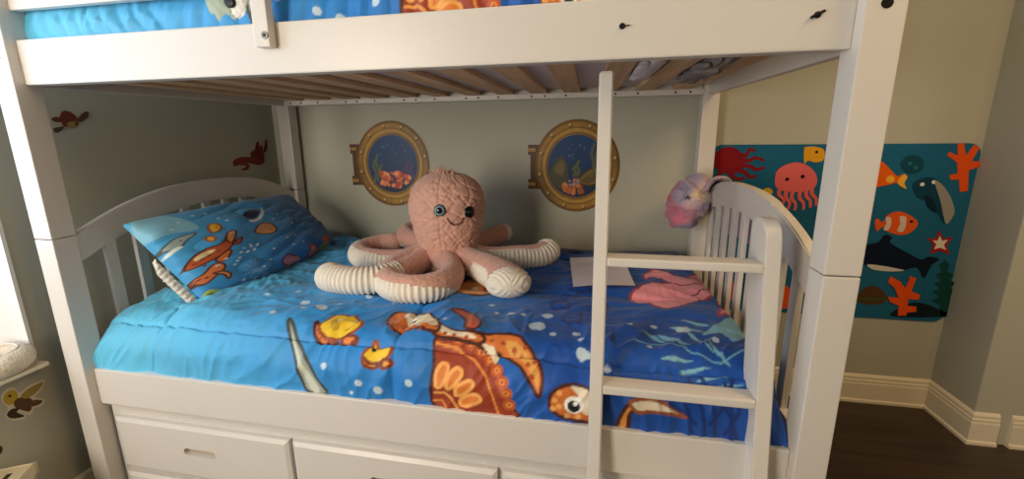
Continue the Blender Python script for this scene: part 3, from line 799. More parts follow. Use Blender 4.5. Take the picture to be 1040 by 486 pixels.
STICK={'tortoise':{'shell':[(0.2,1.324),(0.213,1.342),(0.231,1.34),(0.244,1.329),(0.252,1.313),(0.248,1.298),(0.23,1.289),(0.207,1.292),(0.2,1.304)],'face':[(0.218,1.304),(0.234,1.309),(0.249,1.304),(0.244,1.291),(0.226,1.286),(0.217,1.291)],'flipper_r':[(0.252,1.319),(0.27,1.338),(0.283,1.343),(0.287,1.335),(0.279,1.322),(0.261,1.309),(0.252,1.309)],'flipper_l':[(0.176,1.317),(0.188,1.322),(0.203,1.318),(0.202,1.307),(0.186,1.306),(0.177,1.311)],'flipper_b':[(0.175,1.286),(0.193,1.291),(0.206,1.292),(0.195,1.279),(0.181,1.272),(0.174,1.276)]},'coral':{'body':[(0.876,1.131),(0.901,1.144),(0.945,1.15),(1.009,1.144),(1.043,1.145),(1.085,1.136),(1.079,1.111),(1.035,1.101),(0.987,1.114),(0.935,1.118),(0.883,1.107)],'curl':[(0.914,1.111),(0.947,1.12),(0.976,1.109),(0.967,1.088),(0.94,1.082),(0.918,1.092),(0.947,1.096),(0.953,1.106)],'back':[(0.997,1.169),(1.028,1.183),(1.043,1.216),(1.061,1.221),(1.065,1.197),(1.079,1.203),(1.086,1.164),(1.085,1.136),(1.041,1.135),(0.997,1.147)],'arm':[(1.087,1.171),(1.103,1.208),(1.111,1.23),(1.123,1.22),(1.117,1.185),(1.099,1.164)]},'flying':{'head':[(-0.107,0.496),(-0.096,0.514),(-0.08,0.511),(-0.073,0.49),(-0.082,0.472),(-0.099,0.472)],'body':[(-0.085,0.476),(-0.069,0.479),(-0.047,0.459),(-0.051,0.433),(-0.059,0.423),(-0.074,0.438),(-0.087,0.458)],'wing':[(-0.068,0.484),(-0.047,0.494),(-0.024,0.496),(-0.01,0.494),(-0.022,0.478),(-0.044,0.468),(-0.06,0.468)],'tail':[(-0.051,0.453),(-0.034,0.447),(-0.023,0.436),(-0.034,0.43),(-0.052,0.436)],'fin':[(-0.108,0.449),(-0.096,0.457),(-0.079,0.448),(-0.087,0.44),(-0.073,0.417),(-0.092,0.423),(-0.105,0.434)],'backing':[(-0.111,0.499),(-0.096,0.522),(-0.079,0.519),(-0.068,0.495),(-0.045,0.504),(-0.006,0.5),(-0.01,0.482),(-0.027,0.465),(-0.038,0.46),(-0.016,0.436),(-0.029,0.42),(-0.046,0.425),(-0.055,0.411),(-0.069,0.416),(-0.072,0.407),(-0.1,0.42),(-0.114,0.445),(-0.102,0.464)]},'dark':{'blob':[(-0.153,0.375),(-0.138,0.362),(-0.137,0.35),(-0.141,0.342),(-0.149,0.338),(-0.16,0.338)]}}


def comforter_mesh(name, zt, rough_left, seed, gain):
    step = .0036
    gu = np.arange(0, tot_(UX) + 1e-6, step); gv = np.arange(0, tot_(VY) + 1e-6, step)
    U, V = np.meshgrid(gu, gv, indexing='ij')
    X, dx = edge_map(U, *UX); Y, dy = edge_map(V, *VY)
    Z = zt - np.minimum(dx + dy, .20)
    # quilting: stitched channels every 0.30 m, pillowed between, plus creases
    cu = (U - .33) / .40; cv = (V - .11) / .31
    pil = np.minimum(np.abs(np.sin(np.pi * cu)), .6) * np.minimum(np.abs(np.sin(np.pi * cv)), .6) / .36
    seam = np.exp(-((np.abs((cv + .5) % 1 - .5) * .31) / .006) ** 2) + np.exp(-((np.abs((cu + .5) % 1 - .5) * .40) / .006) ** 2)
    warp = .05 * vnoise(U, V, 5, seed)
    fold = np.abs(vnoise(U + warp, V - warp * 2, 9, seed + 1) - .5) * 2
    fine = np.abs(vnoise(U * 1.3 + V * .6 + warp, V * .8 - U * .3, 26, seed + 2) - .5) * 2
    crumple = np.clip((.75 - U) / .5, 0, 1) * np.clip((V - .30) / .15, 0, 1) + rough_left * np.clip((.9 - U) / .4, 0.3, 1) * np.clip((.36 - V) / .05, 0, 1)
    pleat = np.abs(np.sin(U * 58 + 5 * vnoise(U, V, 7, seed + 3) + 3 * V)) * np.clip((.26 - V) / .1, 0, 1)
    pk = np.abs(vnoise(U * 1.5 + warp * 3 - V * .5, V * .35, 20, seed + 8) - .5) * 2
    rip = np.abs(vnoise(U * .5 + warp * 3, V * 1.6 - warp * 2, 17, seed + 6) - .5) * 2
    dia = np.abs(vnoise(U * .9 - V * 1.1 + warp * 2, U * .35 + V * .5, 14, seed + 7) - .5) * 2
    seam = np.exp(-((V - .185 - .01 * vnoise(U, V, 6, 4)) / .005) ** 2) + np.exp(-((V - .60) / .006) ** 2) + np.exp(-((V - 1.0) / .006) ** 2) + np.exp(-((U - .34 - .03 * np.sin(V * 9)) / .006) ** 2) + np.exp(-((U - 1.15) / .006) ** 2) * .6
    sdist = np.minimum(np.minimum(np.abs(V - .185), np.abs(V - .60)), np.minimum(np.abs(V - 1.0), np.minimum(np.abs(U - .34), np.abs(U - 1.15))))
    near = np.exp(-(sdist / .05) ** 2)
    h = .009 * (1 - near) - .007 * np.clip(seam, 0, 1) + .007 * (1 - fold) ** 2 * (.5 + 1.4 * crumple) + .0045 * (1 - rip) ** 2 * (.6 + near) * np.clip((V - .2) / .2, 0, 1) + .0055 * (1 - pk) ** 2 * np.clip((.42 - V) / .15, 0, 1) + .006 * (1 - dia) ** 2 * (.45 + .9 * crumple) + .0022 * (1 - fine) * (.6 + 2.4 * crumple) + .004 * pleat * (.3 + 2.0 * rough_left) + .008 * (vnoise(U, V, 4, seed + 4) - .5) - .006
    h = h * gain
    top = np.clip(1 - dy / .10, 0, 1) * np.clip(1 - dx / .07, 0, 1)
    front = np.clip(dy / .10, 0, 1)
    side = np.clip(dx / .07, 0, 1)
    Z = Z + h * np.maximum(top, .35)
    Y = Y + np.where(V < tot_(VY) / 2, -1, 1) * h * front * .6
    X = X + np.where(U < tot_(UX) / 2, -1, 1) * h * side * .6
    # printed ground: sky blue at the head end deepening to sea blue at the foot end
    t = np.clip((U - .35) / 1.25 + .10 * (vnoise(U, V, 3, 9) - .5) + .22 * np.clip((V - .5) / .6, 0, 1), 0, 1)[..., None]
    a, b, c = lin_np((92, 188, 226)), lin_np((34, 138, 214)), lin_np((14, 80, 170))
    C = np.where(t < .5, a + (b - a) * t * 2, b + (c - b) * (t * 2 - 1))
    ray_ = (np.sin((U * .8 + V * 1.3) * 16 + 3 * vnoise(U, V, 2, 3)) * .5 + .5)[..., None]
    C = C * (1 - .16 * ray_) + lin_np((120, 200, 240)) * .10 * ray_ * (1 - t)
    reef = np.clip((V - 1.02 - .08 * vnoise(U, V, 9, 12)) / .02, 0, 1)[..., None] * np.clip((U - .6) / .2, 0, 1)[..., None]
    C = C * (1 - reef) + lin_np((14, 46, 96)) * reef
    C = paint(C, U, V, PRINT, ol=.0048)
    return grid_mesh(name, np.stack([X, Y, Z], -1), C)

# mattresses
def mattress(zb, zt_, label, m):
    e = empty('mattress', (1.0, .58, zb), label, 'mattress')
    obj('core', B(.02, 1.965, .075, 1.10, zb, zt_, bev=.03, seg=4), m, e)
    bm = tube([(.05, .0752, zt_ - .03), (1.935, .0752, zt_ - .03)], .005)
    obj('piping', bm, m, e)
    return e
mattress(.442, .655, 'white mattress on the bottom bunk under the printed comforter', M['sheet'])
mattress(ZUB + .0412, 1.575, 'white mattress of the top bunk showing between the bare slats', M['sheet'])

cf = link('comforter', comforter_mesh('comforter', .70, 0.0, 5, 1.9), M['bedding'], None, True)
tag(cf, 'blue comforter with a big sea turtle spread over the bottom bunk', 'comforter', )
uc = link('comforter', comforter_mesh('comforter', 1.635, 1.0, 31, 1.0), M['bedding'], None, True)
uc.location.z += .02; uc.location.y += .022; uc.location.x -= .03
tag(uc, 'blue rumpled comforter along the edge of the top bunk behind the upper rail', 'comforter')

# pillow leaning on the headboard
pe = empty('pillow', (.16, .57, .70), 'blue pillow with small sea turtles leaning against the headboard', 'pillow')
A_, B_, C_, D_ = (np.array(v) for v in ((.25, .21, .715), (.285, .95, .715), (.04, .955, .955), (.045, .165, .975)))
def pillow_side(n, front):
    s = np.linspace(0, 1, n); S, T = np.meshgrid(s, s, indexing='ij')
    s_, t_ = S[..., None], T[..., None]
    P = A_ * (1 - s_) * (1 - t_) + B_ * s_ * (1 - t_) + C_ * s_ * t_ + D_ * (1 - s_) * t_
    nn = np.cross(B_ - A_, D_ - A_); nn = nn / np.linalg.norm(nn)
    if nn[0] < 0: nn = -nn
    k = (np.sqrt(np.clip(4 * S * (1 - S), 0, 1)) * np.sqrt(np.clip(4 * T * (1 - T), 0, 1))) ** .62
    w = .014 * (np.abs(vnoise(S * 1.5 + T, T * 2 - S, 4, 22) - .5) * 2) + .003 * np.abs(vnoise(S, T, 12, 23) - .5)
    sag = 1 + .25 * (.5 - T)
    P = P + np.array((.040, 0, -.004)) * (4 * S * (1 - S) * (1 - T))[..., None]
    d = k * (.088 * sag if front else -.03) + (w * (k > 0) * np.minimum(1, k * 3) if front else 0)
    # the edges draw in between the corners
    ctr = (A_ + B_ + C_ + D_) / 4
    return S, T, P + nn * np.asarray(d)[..., None]
S, T, P = pillow_side(230, True)
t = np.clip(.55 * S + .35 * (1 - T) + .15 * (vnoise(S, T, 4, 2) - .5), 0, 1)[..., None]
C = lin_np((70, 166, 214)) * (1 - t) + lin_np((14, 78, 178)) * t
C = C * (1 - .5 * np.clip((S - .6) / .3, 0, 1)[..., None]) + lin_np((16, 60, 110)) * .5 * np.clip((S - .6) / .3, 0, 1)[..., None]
C = paint(C, S, T, PILLOW_PRINT, ol=.006, soft=.004)
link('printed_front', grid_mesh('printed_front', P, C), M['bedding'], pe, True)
S, T, P2 = pillow_side(40, False)
link('white_back', grid_mesh('white_back', P2), M['white_cloth'], pe, True)
bm = bmesh.new()                                          # white gathered edge
for (p, q) in ((D_, A_), (A_, B_)):
    n = 60; rows = []
    nn = np.array((.68, 0, .73))
    outw = np.array((.02, -1, -.45)) if p is D_ else np.array((.6, 0, -.25))
    outw = outw / np.linalg.norm(outw)
    lim = 1.0 if p is D_ else .22
    for i in range(n + 1):
        f0 = .42 if p is D_ else 0
        c = p + (q - p) * (f0 + (1 - f0) * i / n) * lim
        gw = min(1, i / 12) * 1.5 if p is D_ else max(.2, 1.4 - i / 45)
        wv = .005 * math.sin(i * 1.1) + .002 * math.sin(i * 2.9)
        rows.append([bm.verts.new(c - nn * .012 + nn * wv * .3), bm.verts.new(c + outw * .010 * gw + nn * wv * .6 - nn * .008), bm.verts.new(c + outw * gw * (.018 + .004 * math.sin(i * 3.7)) + nn * wv - nn * .010),
                     bm.verts.new(c + outw * gw * .012 - nn * .028), bm.verts.new(c - nn * .03)])
    for a, b in zip(rows, rows[1:]):
        for k in range(4): bm.faces.new((a[k], a[k + 1], b[k + 1], b[k]))
obj('white_frill', bm, M['white_cloth'], pe, True)

# sheet of paper on the comforter
n = 60
s = np.linspace(0, 1, n); S, T = np.meshgrid(s, s, indexing='ij')
c00, c10, c11, c01 = (np.array(v) for v in ((1.489, .486, 0), (1.700, .539, 0), (1.677, .900, 0), (1.462, .835, 0)))
P = c00 * ((1 - S) * (1 - T))[..., None] + c10 * (S * (1 - T))[..., None] + c11 * (S * T)[..., None] + c01 * ((1 - S) * T)[..., None]
P[..., 2] = .7330 + .004 * np.sin(S * 4) * np.sin(T * 5 + 1)
Pb = P.copy(); Pb[..., 2] -= .0012
C = np.ones(P.shape) * lin_np((206, 203, 214))
lines = []
for k in range(5): lines.append(('line', (182, 181, 194), [(.12, .80 - .035 * k), (.45 - .06 * (k % 2), .80 - .035 * k)], .012))
lines += [('line', (178, 178, 192), [(.55, .55), (.62, .72), (.75, .74), (.86, .62), (.80, .50), (.62, .48), (.55, .55)], .012), ('dot', (178, 178, 192), (.70, .62), .05),
          ('line', (182, 182, 194), [(.14, .35), (.30, .42), (.46, .33), (.34, .24), (.14, .35)], .012)]
C = paint(C, S, T, lines, soft=.01)
me = grid_mesh('printed_sheet', np.concatenate([P, Pb[:, ::-1]], 1), np.concatenate([C, C[:, ::-1]], 1))
pp = link('paper_sheet', me, M['paper'], None, False)
tag(pp, 'white printed sheet of paper lying on the comforter behind the ladder', 'paper')

# ------------------------------------------------------------------ octopus plush toy
oc = empty('octopus_plush', (.975, .62, .70), 'large dusty pink plush octopus with cream corduroy undersides sitting on the bottom bunk', 'stuffed toy')
PROF = [(.705, .118), (.74, .112), (.775, .110), (.81, .117), (.85, .130), (.89, .142), (.93, .150), (.97, .153), (1.005, .151), (1.04, .141), (1.072, .117), (1.094, .080), (1.106, .03)]
HX, HY = .980, .68
ps = np.array(PROF)
zz = np.interp(np.linspace(0, 1, 150), np.linspace(0, 1, len(ps)), ps[:, 0]); rr = np.interp(zz, ps[:, 0], ps[:, 1])
ker = np.array([1, 2, 3, 2, 1.]) / 9
rr2 = np.convolve(np.pad(rr, 2, mode='edge'), ker, 'valid'); rr2[-1] = .012
th = np.linspace(0, 2 * np.pi, 260, endpoint=False)
TH, ZZ = np.meshgrid(th, zz, indexing='ij'); RR = np.broadcast_to(rr2, TH.shape)
cx_, sx_ = np.cos(TH), np.sin(TH)
cre = np.abs(vnoise(np.abs(TH - np.pi) * .16 + .6 + ZZ, ZZ * 1.2 + np.abs(TH - np.pi) * .03, 25, 8) - .5) * 2
cre2 = np.abs(vnoise(np.abs(TH - np.pi) * .16 - ZZ, ZZ, 42, 9) - .5) * 2
seam_ = np.exp(-((TH - (1.5 * np.pi + .10)) / .03) ** 2)
dr = -.0050 * np.clip(1 - cre * 3.5, 0, 1) - .004 * np.clip(1 - cre2 * 3, 0, 1) - .004 * seam_
R_ = RR + dr
P = np.stack([HX + R_ * cx_, HY + .95 * R_ * sx_, ZZ], -1)
me = grid_mesh('head', P, None, True)
bm = bmesh.new(); bm.from_mesh(me)
bmesh.ops.holes_fill(bm, edges=[e for e in bm.edges if e.is_boundary], sides=0)
bpy.data.meshes.remove(me)
hd = obj('head', bm, M['plush'], oc, True)
bm = bmesh.new()
rs = random.Random(2)
for k in range(46):                                       # tuft on the crown
    a = rs.uniform(0, 6.28); d = rs.uniform(.0, .05); h = rs.uniform(.010, .030)
    p = Vector((HX - .005 + d * 1.2 * math.cos(a), HY - .02 + d * .7 * math.sin(a), 1.104 - d * d * 4))
    q = p + Vector((rs.uniform(-.02, .02), rs.uniform(-.01, .01), h))
    tube([p, p.lerp(q, .5) + Vector((0, 0, .004)), q], lambda t: .0032 * (1 - t * .85), 6, bm)
obj('tuft', bm, M['plush_arm'], hd, True)
def on_head(x, z):
    r = np.interp(z, ps[:, 0], ps[:, 1]); k = max(r * r - (x - HX) ** 2, 0)
    return Vector((x, HY - .95 * math.sqrt(k), z)), Vector((x - HX, -.95 * math.sqrt(k), .10 * r)).normalized()
for x, z, ir in ((1.000, .979, .0195), (1.098, .966, .0150)):
    p, nrm = on_head(x, z)
    R4 = nrm.to_track_quat('Z', 'Y').to_matrix().to_4x4()
    bm = bmesh.new(); bmesh.ops.create_uvsphere(bm, u_segments=24, v_segments=14, radius=1, matrix=Matrix.Translation(p) @ R4 @ Matrix.Diagonal((.0225, .0225, .010, 1)))
    ey = obj('eye', bm, M['pupil'], hd, True)
    bm = bmesh.new(); bmesh.ops.create_uvsphere(bm, u_segments=24, v_segments=14, radius=1, matrix=Matrix.Translation(p + nrm * .0035) @ R4 @ Matrix.Diagonal((ir, ir, .0085, 1)))
    obj('iris', bm, M['eye_ring'], ey, True)
    bm = bmesh.new(); bmesh.ops.create_uvsphere(bm, u_segments=20, v_segments=12, radius=1, matrix=Matrix.Translation(p + nrm * .0085) @ R4 @ Matrix.Diagonal((.0125, .0125, .0052, 1)))
    obj('pupil', bm, M['pupil'], ey, True)
sm = [on_head(x, z)[0] + Vector((0, -.0015, 0)) for x, z in ((1.026, .951), (1.031, .937), (1.042, .925), (1.055, .922), (1.068, .928), (1.075, .939), (1.077, .948))]
obj('smile', tube(spline(sm, 5, False), .0024, 8), M['thread'], hd, True)

def tentacle(path, r0, r1, wdir, thr, tip_white, lo=0, hi=1, chev=0, squash=1, lat=1):
    """plush arm with a corduroy underside: faces turned towards wdir belong to the underside"""
    pts = spline(path, 14, False)
    cum = [0]
    for a, b in zip(pts, pts[1:]): cum.append(cum[-1] + (b - a).length)
    Ltot = cum[-1]; n = int(Ltot / .0028)
    pos = []
    j = 0
    for i in range(n + 1):
        s = Ltot * i / n
        while j < len(cum) - 2 and cum[j + 1] < s: j += 1
        pos.append(pts[j].lerp(pts[j + 1], (s - cum[j]) / max(cum[j + 1] - cum[j], 1e-9)))
    seg = 72 if chev else 44
    wd = Vector(wdir).normalized(); ref = Vector((0, 0, 1))
    b1, b2 = bmesh.new(), bmesh.new(); V1, V2 = {}, {}
    ring_pos, ring_n, side = [], [], []
    for i, p in enumerate(pos):
        t = (pos[min(i + 2, n)] - pos[max(i - 2, 0)]).normalized()
        s_ = t.cross(ref).normalized(); u_ = s_.cross(t)
        f = i / n; r = r0 + (r1 - r0) * f
        e = (1 - f) * Ltot
        if e < r1: r *= math.sqrt(max(1 - ((r1 - e) / r1) ** 2, .0004))
        rp, rn = [], []
        for k in range(seg):
            a = 2 * math.pi * k / seg
            d = s_ * math.cos(a) + u_ * math.sin(a)
            ee = (d + t * (max(0, (r1 - e) / r1) if e < r1 else 0)).normalized()
            rp.append((p, d, r)); rn.append(ee)
        ring_pos.append(rp); ring_n.append(rn); side.append(s_)
    def white(i, k):
        f = i / n
        return (ring_n[i][k].dot(wd) > thr and lo <= f <= hi) or f > tip_white
    def vert(bmx, VX, i, k, w):
        k %= seg
        if (i, k) not in VX:
            p, d, r = ring_pos[i][k]
            s = Ltot * i / n + chev * abs(math.cos(2 * math.pi * k / seg)) * r
            rib = .0034 * math.cos(2 * math.pi * s / .0150) if w else .0015 * (noise.noise(p * 60 + d * 2))
            edge = white(i, k) != white(i, (k + 1) % seg) or white(i, k) != white(i, k - 1)
            if edge: rib = -.002
            o_ = d * (r + rib); g = (i / n) ** 2; o_.z *= 1 - (1 - squash) * g
            if lat != 1: o_ += side[i] * (o_.dot(side[i]) * (lat - 1) * g)
            VX[(i, k)] = bmx.verts.new(p + o_)
        return VX[(i, k)]
    for i in range(n):
        for k in range(seg):
            w = white(i, k)
            bmx, VX = (b2, V2) if w else (b1, V1)
            bmx.faces.new([vert(bmx, VX, *ik, w) for ik in ((i, k), (i, k + 1), (i + 1, k + 1), (i + 1, k))])
    last = V2 if (n, 0) in V2 and white(n - 1, 0) else V1
    bl_ = b2 if last is V2 else b1
    if all((n, k) in last for k in range(seg)): bl_.faces.new([last[(n, k)] for k in range(seg)])
    t_ = obj('tentacle', b1, M['plush_arm'], oc, True)
    if len(b2.faces if b2.is_valid else []): obj('corduroy_underside', b2, M['cord'], t_, True)
Z0 = .757
tentacle([(.95, .62, .80), (1.00, .58, .775), (1.055, .48, Z0), (1.050, .375, Z0), (.99, .318, Z0), (.905, .328, Z0), (.84, .40, Z0), (.83, .50, .765), (.88, .59, .77)], .047, .047, (-.25, -.72, -.62), .10, 2, .22, .78)
tentacle([(.90, .62, .775), (.87, .50, Z0), (.825, .40, Z0), (.75, .36, Z0), (.66, .37, Z0), (.592, .405, Z0)], .046, .052, (-.1, -.85, -.10), -.30, .86, .36, 1)
tentacle([(.90, .66, .78), (.80, .61, Z0), (.69, .60, Z0), (.60, .65, Z0), (.565, .74, Z0), (.62, .82, .765), (.72, .80, .78)], .046, .044, (-.80, -.55, -.30), .02, 2, .1, .74)
tentacle([(.90, .70, .78), (.83, .76, .79), (.755, .80, .80), (.72, .87, .81), (.76, .95, .82), (.85, .97, .82)], .046, .042, (-.75, -.3, -.7), .92, 2)
tentacle([(1.04, .74, .79), (1.10, .82, .80), (1.15, .90, .81), (1.18, .95, .815)], .044, .040, (0, 0, -1), .95, .80)
tentacle([(1.05, .68, .785), (1.13, .70, Z0), (1.24, .72, Z0), (1.345, .77, Z0), (1.395, .84, .785)], .044, .052, (.15, -.80, -.45), .05, .86)
tentacle([(1.02, .64, .785), (1.10, .59, .77), (1.20, .51, .765), (1.262, .445, .760), (1.290, .372, .758)], .050, .063, (.10, -.90, -.35), .35, .86, .42, 1, 1.3, .88, 1.32)
tentacle([(.94, .76, .79), (.90, .86, .78), (.92, .96, .77)], .044, .042, (0, 0, -1), .95, 2)

# ------------------------------------------------------------------ blanket bundled over the footboard
bl = empty('baby_blanket', (1.97, .95, .86), 'pastel tie-dye blanket bundled over the far end of the footboard', 'blanket')
def tie_dye(X, Y, Z):
    a = vnoise(X + Z * .4, Y + Z, 9, 41)[..., None]; b = vnoise(X * 1.1 - Z, Y - Z * .5, 13, 42)[..., None]
    C = lin_np((188, 164, 176)) * np.ones(X.shape + (3,))
    for col, m in (((196, 108, 124), np.clip((a - .52) * 5, 0, 1)), ((138, 124, 160), np.clip((b - .60) * 4, 0, 1)), ((206, 188, 150), np.clip((.40 - a) * 4, 0, 1)), ((150, 140, 165), np.clip((.30 - b) * 6, 0, 1))):
        C = C * (1 - m) + lin_np(col) * m
    return C
M['tie_dye'] = paint_mat('tie_dye_fleece', .95, .3, (120, .4, 'noise'))
n1, n2 = 120, 90
TH, PH = np.meshgrid(np.linspace(0, 2 * np.pi, n1, endpoint=False), np.linspace(.02, np.pi - .02, n2), indexing='ij')
dx, dy, dz = np.sin(PH) * np.cos(TH), np.sin(PH) * np.sin(TH), np.cos(PH)
swirl = np.sin(15 * np.hypot(dz - .15 + .25 * dx, dy * .7 + .2) + 1.2 * dx + 2.5 * vnoise(dx + 2, dy + dz + 2, 1.6, 44))
rad = 1 + .08 * np.sign(swirl) * np.abs(swirl) ** .7 + .05 * (vnoise(dx + 3, dy + 2 * dz + 3, 6, 45) - .5)
X, Y, Z = 1.943 + .080 * rad * dx + .028 * dz, .965 + .105 * rad * dy, .957 + .115 * rad * dz
link('wrapped_folds', grid_mesh('wrapped_folds', np.stack([X, Y, Z], -1), tie_dye(X, Y, Z), True), M['tie_dye'], bl, True)
# strip over the arched rail, and the loose end hanging behind the slats
def cloth_band(name, path, y0, y1, fold, seed):
    pth = spline(path, 10, False); nt_ = len(pth); wv = np.linspace(0, 1, 70)
    G = np.zeros((nt_, 70, 3))
    for i, p in enumerate(pth):
        f = i / (nt_ - 1)
        k = fold * (np.sin(wv * 30 + 2.5 * f + seed) + .6 * np.sin(wv * 63 + 4 * f))
        ins_ = .03 * math.sin(math.pi * f)
        G[i, :, 0] = p.x + np.abs(k) * (1 if p.x > 2.03 else -1)
        G[i, :, 1] = y0 - ins_ * (1 - wv) + (y1 - y0) * wv
        G[i, :, 2] = p.z + np.array([arch(min(max(q, .07), 1.09)) for q in G[i, :, 1]]) - 1.0 + np.abs(k) * max(0, 1 - abs(p.x - 2.03) / .03)
    C = tie_dye(G[..., 0] + .5, G[..., 1], G[..., 2] + .3)
    o = link(name, grid_mesh(name, G, C), M['tie_dye'], bl, True)
    m_ = o.modifiers.new('cloth', 'SOLIDIFY'); m_.thickness = .006; m_.offset = 0
cloth_band('draped_strip', [(1.990, 0, .97), (2.004, 0, 1.002), (2.018, 0, 1.012), (2.040, 0, 1.014), (2.056, 0, 1.004), (2.060, 0, .97)], .86, 1.04, .008, 1)
cloth_band('hanging_end', [(2.056, 0, .985), (2.062, 0, .95), (2.064, 0, .90), (2.062, 0, .84), (2.064, 0, .80)], .52, 1.04, .009, 2)
bm = bmesh.new()
c = Vector((1.918, .862, .992)); nrm = Vector((-.35, -.93, .15)).normalized()
ex = nrm.cross(Vector((0, 0, 1))).normalized() * -1; ez = Vector((0, 0, 1))
pts = []
for k in range(10):
    a = math.pi * k / 5 + .3; r = .016 if k % 2 == 0 else .005
    pts.append(c + ex * (r * 1.2 * math.cos(a)) + ez * (r * .8 * math.sin(a)))
prism(pts, nrm * .003, bm)
obj('black_star_mark', bm, M['black'], bl)

# things on the top bunk
def lump(name, c, r, seed, amp, m, parent=None, f=5):
    TH, PH = np.meshgrid(np.linspace(0, 2 * np.pi, 72, endpoint=False), np.linspace(.03, np.pi - .03, 50), indexing='ij')
    dx, dy, dz = np.sin(PH) * np.cos(TH), np.sin(PH) * np.sin(TH), np.cos(PH)
    k = 1 + amp * (np.abs(vnoise(dx + 2 + dz * .5, dy + 2 - dz * .4, f, seed) - .5) * 2 - .5)
    P = np.stack([c[0] + r[0] * k * np.sign(dx) * np.abs(dx) ** .8, c[1] + r[1] * k * np.sign(dy) * np.abs(dy) ** .8, c[2] + r[2] * k * dz], -1)
    return link(name, grid_mesh(name, P, None, True), m, parent, True)
sc_ = empty('small_cushion', (.66, .10, 1.52), 'pale sage cushion with a black spot at the front edge of the top bunk', 'cushion')
lump('cover', (.632, .082, 1.572), (.058, .032, .068), 61, .14, M['sage_cloth'], sc_)
lump('white_patch', (.676, .064, 1.585), (.034, .016, .050), 62, .12, M['white_cloth'], sc_)
lump('black_spot', (.665, .047, 1.572), (.015, .006, .013), 63, .1, M['black'], sc_)
gb = lump('grey_blanket', (1.838, .42, 1.424), (.038, .32, .026), 64, .45, M['grey_blanket'], None, 3.2)
tag(gb, 'grey crumpled blanket poking down between the last slats of the top bunk', 'blanket')
ws = lump('bed_sheet', (1.683, .42, 1.428), (.036, .26, .016), 65, .3, M['sheet'], None, 2.5)
tag(ws, 'white sheet sagging through the slats of the top bunk beside the grey blanket', 'bed sheet')

